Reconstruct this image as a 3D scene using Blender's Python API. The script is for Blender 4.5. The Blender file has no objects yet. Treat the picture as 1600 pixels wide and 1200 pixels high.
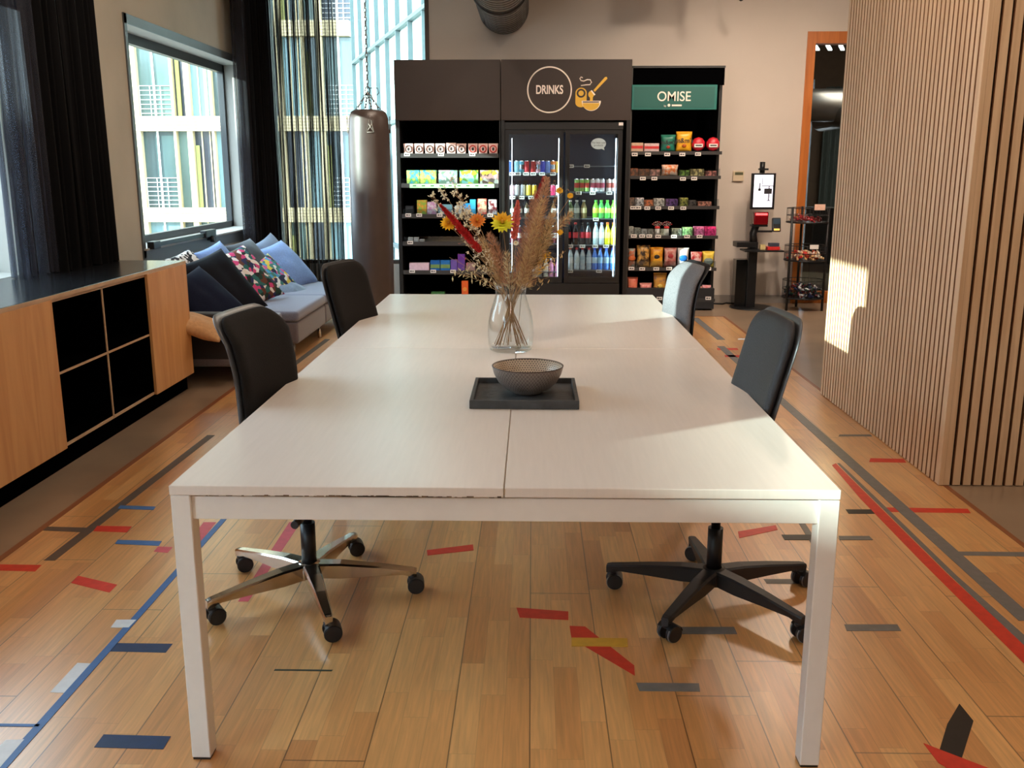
import bpy, bmesh, math, random
from mathutils import Vector, Matrix, noise
random.seed(7)
S = bpy.context.scene
COL = S.collection
PI = math.pi
# ------------------------------------------------------------------ camera
FPX, PITCH, H = 1470.0, math.radians(12.8), 1.476
YAW = math.atan(32/1470*math.cos(PITCH))
cam = bpy.data.cameras.new('camera'); camo = bpy.data.objects.new('camera', cam); COL.objects.link(camo)
camo.location = (0, 0, H); camo.rotation_euler = (PI/2-PITCH, 0, YAW)
cam.sensor_fit = 'HORIZONTAL'; cam.sensor_width = 36; cam.lens = 36*FPX/1600; cam.clip_start = .05; cam.clip_end = 400
S.camera = camo
# ------------------------------------------------------------------ view, world, sun, lamps
S.view_settings.view_transform = 'Standard'; S.view_settings.look = 'None'
S.view_settings.exposure = 0.25; S.view_settings.gamma = 1; S.view_settings.use_curve_mapping = False
W = bpy.data.worlds.new('sky'); S.world = W; W.use_nodes = True
bg = W.node_tree.nodes['Background']; bg.inputs[0].default_value = (.70, .82, 1, 1); bg.inputs[1].default_value = 9.5
SUN_AZ, SUN_EL = math.radians(30), math.radians(14.5)
sd = Vector((math.cos(SUN_AZ)*math.cos(SUN_EL), math.sin(SUN_AZ)*math.cos(SUN_EL), -math.sin(SUN_EL)))
sl = bpy.data.lights.new('sun', 'SUN'); sl.energy = 17.0; sl.angle = math.radians(.5); sl.color = (.93, 1, .94)
slo = bpy.data.objects.new('sun', sl); COL.objects.link(slo); slo.location = (-20, -10, 12)
slo.rotation_euler = sd.to_track_quat('-Z', 'Y').to_euler()
CEIL = 3.9
LAMPS = [(-.9, .6, 7), (1.1, .6, 15), (-.9, 4.2, 12), (1.0, 4.2, 14), (-.6, 7.6, 24), (2.6, 8.4, 44), (3.4, 2.2, 18), (0, -2.0, 20)]
SPOTS = [(-.9, 7.4, (-.8, 10.1, .9), 60), (.5, 7.3, (.5, 10.1, .9), 80), (1.9, 7.4, (1.6, 10.1, 1.0), 170), (2.9, 7.6, (2.9, 10.7, 1.6), 110), (-1.6, 5.2, (-3, 7.0, 1.6), 60), (.6, 3.2, (1.95, 5.0, 1.5), 70), (-.5, 1.6, (-.09, 3.9, 1.2), 115)]  # out-of-view spots added to brighten walls, shelf fronts and the vase
for lx, ly, e in LAMPS:
    l = bpy.data.lights.new('ceiling_lamp_light', 'AREA'); l.shape = 'RECTANGLE'; l.size = .28; l.size_y = 1.4
    l.energy = e; l.color = (1, .78, .60)
    o = bpy.data.objects.new('ceiling_lamp_light', l); COL.objects.link(o); o.location = (lx, ly, CEIL-.36)
for lx, ly, tg, e in SPOTS:
    l = bpy.data.lights.new('added_spot_light', 'SPOT'); l.energy = e; l.color = (1, .82, .66); l.spot_size = math.radians(30 if ly < 2 else 95); l.spot_blend = 1; l.shadow_soft_size = .06
    o = bpy.data.objects.new('added_spot_light', l); COL.objects.link(o); o.location = (lx, ly, 3.55)
    o.rotation_euler = (Vector(tg)-Vector((lx, ly, 3.55))).to_track_quat('-Z', 'Y').to_euler()
l = bpy.data.lights.new('adjoining_room_fill', 'AREA'); l.shape = 'RECTANGLE'; l.size = 1.5; l.size_y = 2.5; l.energy = 110; l.color = (1, .88, .74)  # fill light added to brighten the dark adjoining room
o = bpy.data.objects.new('adjoining_room_fill', l); COL.objects.link(o); o.location = (4.4, 12.2, 3.75)
# ------------------------------------------------------------------ back-projection: pixel of the 1600x1200 frame -> point on a real plane
_fw = Vector((-math.sin(YAW)*math.cos(PITCH), math.cos(YAW)*math.cos(PITCH), -math.sin(PITCH)))
_rt = Vector((math.cos(YAW), math.sin(YAW), 0)); _up = _rt.cross(_fw)
def P(x, y, X=None, Y=None, Z=None):
    d = _fw + _rt*((x-800)/FPX) - _up*((y-600)/FPX)
    t = X/d.x if X is not None else Y/d.y if Y is not None else (Z-H)/d.z
    return Vector((0, 0, H)) + d*t
# ------------------------------------------------------------------ materials
def c(r, g, b):
    f = lambda u: (u/255/12.92 if u/255 <= .04045 else ((u/255+.055)/1.055)**2.4)
    return (f(r), f(g), f(b), 1)
MATS = {}
def nt(name):
    m = bpy.data.materials.new(name); m.use_nodes = True
    t = m.node_tree; return m, t, t.nodes['Principled BSDF'], t.nodes['Material Output']
def N(t, typ, **kw):
    n = t.nodes.new(typ)
    for k, v in kw.items(): setattr(n, k, v)
    return n
def mat(name, col, rough=.5, metal=0, var=.08, scale=12, bump=0, spec=.5, coat=0, stretch=None, sheen=0):
    """principled with noise variation of the base colour and optional noise bump"""
    if name in MATS: return MATS[name]
    m, t, b, o = nt(name); L = t.links.new
    tc = N(t, 'ShaderNodeTexCoord'); nz = N(t, 'ShaderNodeTexNoise'); nz.inputs['Scale'].default_value = scale; nz.inputs['Detail'].default_value = 5
    src = tc.outputs['Object']
    if stretch:
        mp = N(t, 'ShaderNodeMapping'); mp.inputs['Scale'].default_value = stretch; L(src, mp.inputs[0]); src = mp.outputs[0]
    L(src, nz.inputs['Vector'])
    mx = N(t, 'ShaderNodeMix', data_type='RGBA')
    lo = tuple(max(0, v*(1-var*2.2)) for v in col[:3])+(1,); hi = tuple(min(1, v*(1+var*2.2)) for v in col[:3])+(1,)
    mx.inputs[6].default_value = lo; mx.inputs[7].default_value = hi
    L(nz.outputs['Fac'], mx.inputs[0]); L(mx.outputs[2], b.inputs['Base Color'])
    b.inputs['Roughness'].default_value = rough; b.inputs['Metallic'].default_value = metal
    b.inputs['Specular IOR Level'].default_value = spec; b.inputs['Coat Weight'].default_value = coat
    b.inputs['Sheen Weight'].default_value = sheen
    if bump:
        bp = N(t, 'ShaderNodeBump'); bp.inputs['Strength'].default_value = bump; bp.inputs['Distance'].default_value = .01
        L(nz.outputs['Fac'], bp.inputs['Height']); L(bp.outputs[0], b.inputs['Normal'])
    MATS[name] = m; return m
def emis(name, col, strength):
    if name in MATS: return MATS[name]
    m, t, b, o = nt(name); b.inputs['Base Color'].default_value = col
    b.inputs['Emission Color'].default_value = col; b.inputs['Emission Strength'].default_value = strength
    MATS[name] = m; return m
def pane(name, tint, refl=.12, rough=.0):
    """thin architectural glass: tinted see-through mixed with a mirror"""
    if name in MATS: return MATS[name]
    m, t, b, o = nt(name); t.nodes.remove(b); L = t.links.new
    tr = N(t, 'ShaderNodeBsdfTransparent'); tr.inputs[0].default_value = tint
    gl = N(t, 'ShaderNodeBsdfGlossy'); gl.inputs['Roughness'].default_value = rough
    mx = N(t, 'ShaderNodeMixShader'); mx.inputs[0].default_value = refl
    L(tr.outputs[0], mx.inputs[1]); L(gl.outputs[0], mx.inputs[2]); L(mx.outputs[0], o.inputs[0])
    MATS[name] = m; return m
def sheer(name, col, open_lo, open_hi):
    """woven voile: threads with gaps, gap share varies from thread band to thread band"""
    m, t, b, o = nt(name); L = t.links.new
    tc = N(t, 'ShaderNodeTexCoord'); mp = N(t, 'ShaderNodeMapping'); mp.inputs['Scale'].default_value = (42, 42, .5)
    nz = N(t, 'ShaderNodeTexNoise'); nz.inputs['Scale'].default_value = 1.0; nz.inputs['Detail'].default_value = 4
    L(tc.outputs['Object'], mp.inputs[0]); L(mp.outputs[0], nz.inputs['Vector'])
    mr = N(t, 'ShaderNodeMapRange'); mr.inputs[1].default_value = .40; mr.inputs[2].default_value = .62
    mr.inputs[3].default_value = open_lo; mr.inputs[4].default_value = open_hi; L(nz.outputs['Fac'], mr.inputs[0])
    tr = N(t, 'ShaderNodeBsdfTransparent'); mx = N(t, 'ShaderNodeMixShader')
    b.inputs['Base Color'].default_value = col; b.inputs['Roughness'].default_value = .8
    L(mr.outputs[0], mx.inputs[0]); L(b.outputs[0], mx.inputs[1]); L(tr.outputs[0], mx.inputs[2]); L(mx.outputs[0], o.inputs[0])
    return m
def pattern(name, cols, scale=40, rough=.4, kind='voronoi', sheen=0):
    """printed pattern: cells picking colours from a list"""
    if name in MATS: return MATS[name]
    m, t, b, o = nt(name); L = t.links.new
    tc = N(t, 'ShaderNodeTexCoord')
    if kind == 'voronoi':
        v = N(t, 'ShaderNodeTexVoronoi'); v.inputs['Scale'].default_value = scale
        L(tc.outputs['Object'], v.inputs['Vector']); sp = N(t, 'ShaderNodeSeparateColor'); L(v.outputs['Color'], sp.inputs[0]); f = sp.outputs[0]
    else:
        v = N(t, 'ShaderNodeTexNoise'); v.inputs['Scale'].default_value = scale; v.inputs['Detail'].default_value = 3
        L(tc.outputs['Object'], v.inputs['Vector'])
        mr = N(t, 'ShaderNodeMapRange'); mr.inputs[1].default_value = .3; mr.inputs[2].default_value = .7; L(v.outputs['Fac'], mr.inputs[0]); f = mr.outputs[0]
    cr = N(t, 'ShaderNodeValToRGB'); cr.color_ramp.interpolation = 'CONSTANT' if kind == 'voronoi' else 'LINEAR'
    e = cr.color_ramp.elements
    while len(e) < len(cols): e.new(.5)
    for i, cc in enumerate(cols): e[i].position = i/len(cols); e[i].color = cc
    L(f, cr.inputs[0]); L(cr.outputs[0], b.inputs['Base Color']); b.inputs['Roughness'].default_value = rough
    b.inputs['Sheen Weight'].default_value = sheen
    MATS[name] = m; return m
def math_n(t, op, a, bb=None):
    n = N(t, 'ShaderNodeMath', operation=op)
    for i, v in enumerate((a, bb)):
        if v is None: continue
        if isinstance(v, (int, float)): n.inputs[i].default_value = v
        else: t.links.new(v, n.inputs[i])
    return n.outputs[0]
def parquet():
    m, t, b, o = nt('oak_parquet'); L = t.links.new
    tc = N(t, 'ShaderNodeTexCoord'); sp = N(t, 'ShaderNodeSeparateXYZ'); L(tc.outputs['Object'], sp.inputs[0])
    X, Y = sp.outputs[0], sp.outputs[1]
    u = math_n(t, 'DIVIDE', X, .0703); su = math_n(t, 'FLOOR', u); fu = math_n(t, 'FRACT', u)
    w1 = N(t, 'ShaderNodeTexWhiteNoise', noise_dimensions='1D'); L(su, w1.inputs['W'])
    v = math_n(t, 'ADD', math_n(t, 'DIVIDE', Y, .46), math_n(t, 'MULTIPLY', w1.outputs['Value'], 9)); sv = math_n(t, 'FLOOR', v); fv = math_n(t, 'FRACT', v)
    cb = N(t, 'ShaderNodeCombineXYZ'); L(su, cb.inputs[0]); L(sv, cb.inputs[1])
    w2 = N(t, 'ShaderNodeTexWhiteNoise', noise_dimensions='3D'); L(cb.outputs[0], w2.inputs['Vector'])
    cr = N(t, 'ShaderNodeValToRGB'); e = cr.color_ramp.elements
    e[0].color = c(206, 143, 84); e[0].position = 0; e[1].color = c(234, 180, 114); e[1].position = 1
    k = e.new(.45); k.color = c(224, 163, 98); k = e.new(.12); k.color = c(214, 152, 90)
    L(w2.outputs['Value'], cr.inputs[0])
    # grain, shifted per strip
    mp = N(t, 'ShaderNodeMapping'); mp.inputs['Scale'].default_value = (60, 3.0, 1)
    ad = N(t, 'ShaderNodeVectorMath', operation='ADD'); L(tc.outputs['Object'], ad.inputs[0]); L(w2.outputs['Color'], ad.inputs[1]); L(ad.outputs[0], mp.inputs[0])
    g = N(t, 'ShaderNodeTexNoise'); g.inputs['Scale'].default_value = 1.6; g.inputs['Detail'].default_value = 6; g.inputs['Distortion'].default_value = .6; L(mp.outputs[0], g.inputs['Vector'])
    gm = N(t, 'ShaderNodeMapRange'); gm.inputs[1].default_value = .3; gm.inputs[2].default_value = .75; gm.inputs[3].default_value = 1.10; gm.inputs[4].default_value = .78; L(g.outputs['Fac'], gm.inputs[0])
    # seams: faint between strips, dark between boards of three
    def line(fr, wdt): return math_n(t, 'LESS_THAN', math_n(t, 'MINIMUM', fr, math_n(t, 'SUBTRACT', 1, fr)), wdt)
    s1 = line(fu, .012); s2 = line(fv, .0022)
    fb = math_n(t, 'FRACT', math_n(t, 'DIVIDE', X, .2109)); s3 = line(fb, .0085)
    bw = N(t, 'ShaderNodeTexWhiteNoise', noise_dimensions='1D'); L(math_n(t, 'FLOOR', math_n(t, 'DIVIDE', X, .2109)), bw.inputs['W'])
    s4 = line(math_n(t, 'FRACT', math_n(t, 'ADD', math_n(t, 'DIVIDE', Y, 2.2), bw.outputs['Value'])), .0009)
    dk = math_n(t, 'MAXIMUM', math_n(t, 'MULTIPLY', math_n(t, 'MAXIMUM', s1, s2), .22), math_n(t, 'MULTIPLY', math_n(t, 'MAXIMUM', s3, s4), .68))
    fac = math_n(t, 'MULTIPLY', gm.outputs[0], math_n(t, 'SUBTRACT', 1, dk))
    ml = N(t, 'ShaderNodeVectorMath', operation='SCALE'); L(cr.outputs[0], ml.inputs[0]); L(fac, ml.inputs['Scale'])
    L(ml.outputs[0], b.inputs['Base Color'])
    n2 = N(t, 'ShaderNodeTexNoise'); n2.inputs['Scale'].default_value = 2.5; n2.inputs['Detail'].default_value = 6; L(tc.outputs['Object'], n2.inputs['Vector'])
    rm = N(t, 'ShaderNodeMapRange'); b.inputs['Coat Weight'].default_value = 1.0; b.inputs['Coat IOR'].default_value = 1.75; b.inputs['Coat Roughness'].default_value = .30; rm.inputs[3].default_value = .24; rm.inputs[4].default_value = .42; L(n2.outputs['Fac'], rm.inputs[0]); L(rm.outputs[0], b.inputs['Roughness'])
    bp = N(t, 'ShaderNodeBump'); bp.inputs['Strength'].default_value = .25; bp.inputs['Distance'].default_value = .002
    L(math_n(t, 'SUBTRACT', math_n(t, 'MULTIPLY', g.outputs['Fac'], .3), dk), bp.inputs['Height']); L(bp.outputs[0], b.inputs['Normal'])
    return m
def wood(name, lo, hi, stretch=(40, 40, 2), rough=.5, bump=.05):
    if name in MATS: return MATS[name]
    m, t, b, o = nt(name); L = t.links.new
    tc = N(t, 'ShaderNodeTexCoord'); mp = N(t, 'ShaderNodeMapping'); mp.inputs['Scale'].default_value = stretch
    L(tc.outputs['Object'], mp.inputs[0]); g = N(t, 'ShaderNodeTexNoise'); g.inputs['Scale'].default_value = 1; g.inputs['Detail'].default_value = 6; g.inputs['Distortion'].default_value = 1
    L(mp.outputs[0], g.inputs['Vector']); cr = N(t, 'ShaderNodeValToRGB'); e = cr.color_ramp.elements
    e[0].color = lo; e[0].position = .3; e[1].color = hi; e[1].position = .7; L(g.outputs['Fac'], cr.inputs[0]); L(cr.outputs[0], b.inputs['Base Color'])
    b.inputs['Roughness'].default_value = rough
    bp = N(t, 'ShaderNodeBump'); bp.inputs['Strength'].default_value = bump; bp.inputs['Distance'].default_value = .004; L(g.outputs['Fac'], bp.inputs['Height']); L(bp.outputs[0], b.inputs['Normal'])
    MATS[name] = m; return m
M = dict(
 parquet=parquet(),
 concrete=mat('polished_concrete', c(150, 128, 106), .28, var=.18, scale=2.2, bump=.02),
 wallc=mat('grey_plaster', c(182, 173, 156), .85, var=.10, scale=1.6, bump=.03),
 wallb=mat('warm_grey_plaster', c(208, 196, 184), .85, var=.05, scale=1.2, bump=.02),
 ceil=mat('ceiling_paint', c(170, 160, 148), .9, var=.04, scale=2),
 black=mat('black_laminate', c(20, 19, 19), .42, var=.15, scale=6),
 blackm=mat('black_metal', c(18, 18, 20), .38, var=.1, scale=20),
 blackdeep=mat('black_board', c(4, 4, 5), .85, var=.1, scale=5, spec=.0),
 panelbrown=mat('dark_brown_panel', c(50, 36, 28), .55, var=.08, scale=2),
 white_top=mat('white_laminate', c(232, 224, 216), .30, var=.025, scale=3, stretch=(30, 2, 1), bump=.008),
 white_metal=mat('white_powder_coat', c(236, 232, 226), .35, var=.02, scale=30),
 chip=mat('chipped_edge', c(120, 96, 74), .8, var=.4, scale=90),
 chrome=mat('polished_aluminium', c(205, 198, 190), .16, 1, var=.03, scale=10),
 steel=mat('brushed_steel', c(150, 150, 150), .35, 1, var=.05, scale=20),
 plastic=mat('black_plastic', c(24, 24, 27), .4, var=.1, scale=30),
 plasticg=mat('dark_grey_plastic', c(38, 39, 42), .45, var=.1, scale=30, bump=.05),
 caster=mat('caster_rubber', c(30, 31, 35), .45, var=.12, scale=40),
 ring=mat('light_grey_ring', c(150, 150, 150), .4, var=.05),
 fabric_b=mat('black_chair_fabric', c(22, 19, 18), .85, var=.2, scale=160, bump=.15, spec=.3),
 fabric_d=mat('dark_grey_chair_mesh', c(44, 42, 45), .6, var=.2, scale=180, bump=.2),
 leather=mat('brown_leather', c(70, 58, 54), .40, var=.12, scale=9, bump=.12),
 sofa=mat('grey_brown_sofa_fabric', c(104, 98, 104), .9, var=.12, scale=120, bump=.1, sheen=.3),
 sofatop=mat('blue_grey_seat_fabric', c(116, 120, 140), .9, var=.12, scale=120, bump=.1, sheen=.3),
 oak=wood('oak_veneer', c(202, 142, 86), c(222, 166, 108), (14, 14, 1.2), .45),
 oakslat=wood('oak_slat', c(206, 172, 136), c(230, 200, 164), (22, 22, 1.4), .5),
 felt=mat('dark_felt', c(58, 36, 24), .95, var=.2, scale=60),
 feltb=mat('black_felt', c(10, 9, 9), .95, var=.2, scale=60),
 edge=wood('light_plywood_edge', c(190, 156, 122), c(208, 176, 142), (5, 5, 5), .5),
 orange=wood('orange_wood', c(176, 96, 36), c(204, 120, 52), (20, 20, 1.5), .4),
 frame=mat('grey_window_frame', c(92, 98, 100), .45, var=.05, scale=5),
 framed=mat('dark_window_frame', c(38, 40, 42), .4, var=.05, scale=5),
 revealw=mat('light_reveal_paint', c(170, 166, 158), .7, var=.05, scale=3),
 curtain=mat('black_curtain', c(8, 8, 10), .95, var=.25, scale=30, stretch=(1, 1, .05), spec=.2),
 tag=mat('white_paper', c(232, 226, 220), .6, var=.02), ink=mat('dark_print', c(40, 38, 40), .6, var=.05),
 teal=mat('teal_sign', c(10, 90, 82), .5, var=.04, scale=3), tealf=mat('teal_sign_frame', c(16, 106, 98), .45, var=.04),
 signw=mat('sign_white', c(250, 236, 222), .5, var=.02), signy=mat('sign_yellow', c(226, 178, 56), .5, var=.05),
 silver=mat('can_metal', c(200, 204, 210), .25, 1, var=.03), clear=pane('clear_acrylic', (.86, .9, .92, 1), .10, .05),
 glass=pane('window_glass', (.90, .97, .95, 1), .06), fridgeglass=pane('fridge_glass', (.84, .9, .92, 1), .05),
 stone=mat('slate_tray', c(66, 68, 70), .6, var=.3, scale=26, bump=.35, stretch=(1, 4, 1)),
)
# ------------------------------------------------------------------ mesh builder
class MB:
    def __init__(s): s.bm = bmesh.new()
    def _fin(s, vs, mi, smooth):
        fs = set()
        for v in vs:
            for f in v.link_faces: fs.add(f)
        for f in fs: f.material_index = mi; f.smooth = smooth
        return s
    def box(s, x0, x1, y0, y1, z0, z1, mi=0, bev=0, seg=2, M4=None, smooth=False):
        r = bmesh.ops.create_cube(s.bm, size=1); vs = r['verts']
        bmesh.ops.scale(s.bm, vec=(abs(x1-x0), abs(y1-y0), abs(z1-z0)), verts=vs)
        bmesh.ops.translate(s.bm, vec=((x0+x1)/2, (y0+y1)/2, (z0+z1)/2), verts=vs)
        if bev:
            es = list({e for v in vs for e in v.link_edges})
            r = bmesh.ops.bevel(s.bm, geom=es, offset=bev, segments=seg, profile=.6, affect='EDGES')
            seen = set(r['verts']); st = list(seen)
            while st:
                v = st.pop()
                for e in v.link_edges:
                    w = e.other_vert(v)
                    if w not in seen: seen.add(w); st.append(w)
            vs = list(seen)
        if M4 is not None: bmesh.ops.transform(s.bm, matrix=M4, verts=vs)
        return s._fin(vs, mi, smooth or (bev > 0 and seg > 2))
    def cyl(s, p0, p1, r0, r1=None, seg=20, mi=0, smooth=True):
        r1 = r0 if r1 is None else r1; p0 = Vector(p0); p1 = Vector(p1); d = p1-p0
        r = bmesh.ops.create_cone(s.bm, cap_ends=True, segments=seg, radius1=max(r0, 1e-5), radius2=max(r1, 1e-5), depth=d.length)
        q = d.to_track_quat('Z', 'Y').to_matrix().to_4x4()
        bmesh.ops.transform(s.bm, matrix=Matrix.Translation((p0+p1)/2) @ q, verts=r['verts'])
        s._fin(r['verts'], mi, smooth)
        for v in r['verts']:
            for f in v.link_faces:
                if len(f.verts) > 4: f.smooth = False
        return s
    def tube(s, pts, rad, seg=8, mi=0):
        pts = [Vector(p) for p in pts]; n = len(pts); rads = rad if isinstance(rad, (list, tuple)) else [rad]*n
        rings = []; up = Vector((0, 0, 1))
        for i, p in enumerate(pts):
            d = (pts[min(i+1, n-1)]-pts[max(i-1, 0)]).normalized()
            a = d.cross(up) if abs(d.z) < .95 else d.cross(Vector((0, 1, 0)))
            a.normalize(); b2 = a.cross(d).normalized()
            rings.append([s.bm.verts.new(p+(a*math.cos(2*PI*k/seg)+b2*math.sin(2*PI*k/seg))*rads[i]) for k in range(seg)])
        for i in range(n-1):
            for k in range(seg):
                f = s.bm.faces.new((rings[i][k], rings[i][(k+1) % seg], rings[i+1][(k+1) % seg], rings[i+1][k])); f.material_index = mi; f.smooth = True
        for rg in (rings[0], rings[-1]):
            f = s.bm.faces.new(rg); f.material_index = mi
        return s
    def lathe(s, prof, cen=(0, 0, 0), seg=28, mi=0, mis=None, cap=True):
        cen = Vector(cen); rings = []
        for r, z in prof: rings.append([s.bm.verts.new(cen+Vector((r*math.cos(2*PI*k/seg), r*math.sin(2*PI*k/seg), z))) for k in range(seg)] if r > 1e-6 else [s.bm.verts.new(cen+Vector((0, 0, z)))])
        for i in range(len(rings)-1):
            a, b2 = rings[i], rings[i+1]; m_ = mis[i] if mis else mi
            for k in range(seg):
                k2 = (k+1) % seg
                if len(a) == 1 and len(b2) == 1: continue
                if len(a) == 1: f = s.bm.faces.new((a[0], b2[k2], b2[k]))
                elif len(b2) == 1: f = s.bm.faces.new((a[k], a[k2], b2[0]))
                else: f = s.bm.faces.new((a[k], a[k2], b2[k2], b2[k]))
                f.material_index = m_; f.smooth = True
        return s
    def poly(s, pts, h, n=Vector((0, 0, 1)), mi=0):
        """extruded flat polygon (list of 3d points) along n by h"""
        n = Vector(n); a = [s.bm.verts.new(Vector(p)) for p in pts]; b2 = [s.bm.verts.new(Vector(p)+n*h) for p in pts]
        fs = [s.bm.faces.new(list(reversed(a))), s.bm.faces.new(b2)]
        for i in range(len(a)):
            j = (i+1) % len(a); fs.append(s.bm.faces.new((a[i], a[j], b2[j], b2[i])))
        for f in fs: f.material_index = mi
        return s
    def grid(s, fn, nu, nv, mi=0, smooth=True, closed=False):
        vs = [[s.bm.verts.new(Vector(fn(i/nu, j/nv))) for j in range(nv+1)] for i in range(nu+1)]
        for i in range(nu):
            for j in range(nv):
                f = s.bm.faces.new((vs[i][j], vs[i+1][j], vs[i+1][j+1], vs[i][j+1])); f.material_index = mi; f.smooth = smooth
        return s
    def blade(s, p, q, w, side, mi=0):
        p = Vector(p); q = Vector(q); m_ = (p+q)/2; sd_ = Vector(side).normalized()*w
        a, b1, b2, d = s.bm.verts.new(p), s.bm.verts.new(m_+sd_), s.bm.verts.new(m_-sd_), s.bm.verts.new(q)
        f = s.bm.faces.new((a, b1, d, b2)); f.material_index = mi
        return s
    def out(s, name, mats, parent=None, local=False, origin=None, recalc=True):
        if recalc: bmesh.ops.recalc_face_normals(s.bm, faces=s.bm.faces)
        if parent is not None and not local:
            mw = Matrix.Translation(parent['_loc']) @ Matrix.Rotation(parent['_rot'], 4, 'Z')
            bmesh.ops.transform(s.bm, matrix=mw.inverted(), verts=s.bm.verts)
        loc = None
        if parent is None:
            if origin is None:
                xs = [v.co.x for v in s.bm.verts]; ys = [v.co.y for v in s.bm.verts]; zs = [v.co.z for v in s.bm.verts]
                origin = ((min(xs)+max(xs))/2, (min(ys)+max(ys))/2, min(zs))
            loc = Vector(origin); bmesh.ops.translate(s.bm, vec=-loc, verts=s.bm.verts)
        me = bpy.data.meshes.new(name); s.bm.to_mesh(me); s.bm.free()
        for m_ in (mats if isinstance(mats, (list, tuple)) else [mats]): me.materials.append(m_)
        o = bpy.data.objects.new(name, me); COL.objects.link(o)
        if loc is not None: o.location = loc
        if parent is not None: o.parent = PAR[parent['_id']] if isinstance(parent, dict) else parent
        return o
PAR = {}
class T(dict): pass
def thing(name, label, cat, loc=(0, 0, 0), rot=0, group=None, kind=None):
    o = bpy.data.objects.new(name, None); COL.objects.link(o); o.location = loc; o.rotation_euler = (0, 0, rot); o.empty_display_size = .1
    if kind: o['kind'] = kind
    if label: o['label'] = label; o['category'] = cat
    if group: o['group'] = group
    t = T(_loc=Vector(loc), _rot=rot, _id=len(PAR)); PAR[t['_id']] = o; t['o'] = o
    return t
def sub(o):
    """treat a part object as parent for sub-parts given in the same frame as its own mesh"""
    t = T(_loc=Vector((0, 0, 0)), _rot=0, _id=len(PAR)); PAR[t['_id']] = o; t['o'] = o; return t
def tag(o, label, cat, group=None, kind=None):
    o['label'] = label; o['category'] = cat
    if group: o['group'] = group
    if kind: o['kind'] = kind
    return o
def struct(o): o['kind'] = 'structure'; return o
def text(s, size, loc, m, parent=None, ext=.002, align='CENTER', name='lettering', bold=0, sx=1, rotx=PI/2):
    cu = bpy.data.curves.new('t', 'FONT'); cu.body = s; cu.size = size; cu.extrude = ext; cu.align_x = align; cu.align_y = 'CENTER'; cu.offset = bold
    to = bpy.data.objects.new('t', cu); me = bpy.data.meshes.new_from_object(to); bpy.data.objects.remove(to)
    me.transform(Matrix.Translation(loc) @ Matrix.Rotation(rotx, 4, 'X') @ Matrix.Diagonal((sx, 1, 1, 1)))
    if parent is not None:
        me.transform((Matrix.Translation(parent['_loc']) @ Matrix.Rotation(parent['_rot'], 4, 'Z')).inverted())
    me.materials.clear(); me.materials.append(m); me.name = name
    o = bpy.data.objects.new(name, me); COL.objects.link(o)
    if parent is not None: o.parent = PAR[parent['_id']]
    return o

# ================================================================== THE ROOM
XL, XR, YB, YF = -3.0, 7.0, 10.74, -3.5
WT = .32   # outer wall thickness
m_ = MB(); m_.box(-2.08, 2.0, YF, 9.72, -.06, 0); fl = struct(m_.out('floor', M['parquet'], origin=(0, 0, 0)))
m_ = MB(); m_.box(XL, -2.08, YF, YB, -.06, 0).box(2.0, XR, YF, YB, -.06, 0).box(-2.08, 2.0, 9.72, YB, -.06, 0); struct(m_.out('floor', M['concrete'], origin=(0, 0, 0)))
trimw = wood('brown_wood_trim', c(130, 76, 44), c(150, 92, 56), (20, 2, 1), .4)
for i, (a, b2, c2, d2) in enumerate([(-2.08, -2.05, YF, 9.72), (1.975, 2.0, YF, 9.72), (-2.05, 1.975, 9.69, 9.72)]):
    struct(MB().box(a, b2, c2, d2, 0, .0012).out('trim_%d' % (i+1), trimw))
struct(MB().box(XL-WT, XR+.2, YF-.2, YB+.3, CEIL, CEIL+.2).out('ceiling', M['ceil']))
# left wall with three windows
WINS = [(-2.41, .70), (2.44, 5.55), (7.24, 10.29)]; WZ0, WZ1 = .87, 2.56
m_ = MB(); ys = [YF-.2]+[v for w in WINS for v in w]+[YB+.3]
for i in range(0, len(ys), 2): m_.box(XL-WT, XL, ys[i], ys[i+1], -.06, CEIL)
for a, b2 in WINS: m_.box(XL-WT, XL, a, b2, -.06, WZ0).box(XL-WT, XL, a, b2, WZ1, CEIL)
struct(m_.out('wall_left', M['wallc']))
def side_window(n, y0, y1):
    w = thing('window_%d' % n, None, None, (XL, (y0+y1)/2, WZ0), kind='structure')
    f = MB(); fw_ = .055
    # flat grey casing on the wall and lining of the reveal
    f.box(XL, XL+.012, y0-.012, y0+.035, WZ0-.06, WZ1+.04).box(XL, XL+.012, y1-.035, y1+.012, WZ0-.06, WZ1+.04)
    f.box(XL, XL+.012, y0-.012, y1+.012, WZ1-.03, WZ1+.04).box(XL, XL+.012, y0-.012, y1+.012, WZ0-.10, WZ0-.0)
    f.out('window_casing', M['frame'], w)
    r = MB(); r.box(XL-WT+.07, XL, y0, y0+.012, WZ0, WZ1).box(XL-WT+.07, XL, y1-.012, y1, WZ0, WZ1).box(XL-WT+.07, XL, y0, y1, WZ1-.012, WZ1).box(XL-WT+.07, XL+.03, y0, y1, WZ0, WZ0+.015)
    r.out('window_reveal', M['revealw'], w)
    g = MB(); a, b2 = XL-WT+.02, XL-WT+.08
    g.box(a, b2, y0+.01, y0+.06, WZ0+.01, WZ1-.01).box(a, b2, y1-.06, y1-.01, WZ0+.01, WZ1-.01).box(a, b2, y0+.01, y1-.01, WZ1-.09, WZ1-.01).box(a, b2, y0+.01, y1-.01, WZ0+.015, WZ0+.075)
    g.out('window_frame', M['framed'], w)
    MB().box(XL-WT+.045, XL-WT+.05, y0+.06, y1-.06, WZ0+.07, WZ1-.09).out('window_glass', M['glass'], w)
    return w
side_window(3, *WINS[0]); side_window(2, *WINS[1]); w1 = side_window(1, *WINS[2])
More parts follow.
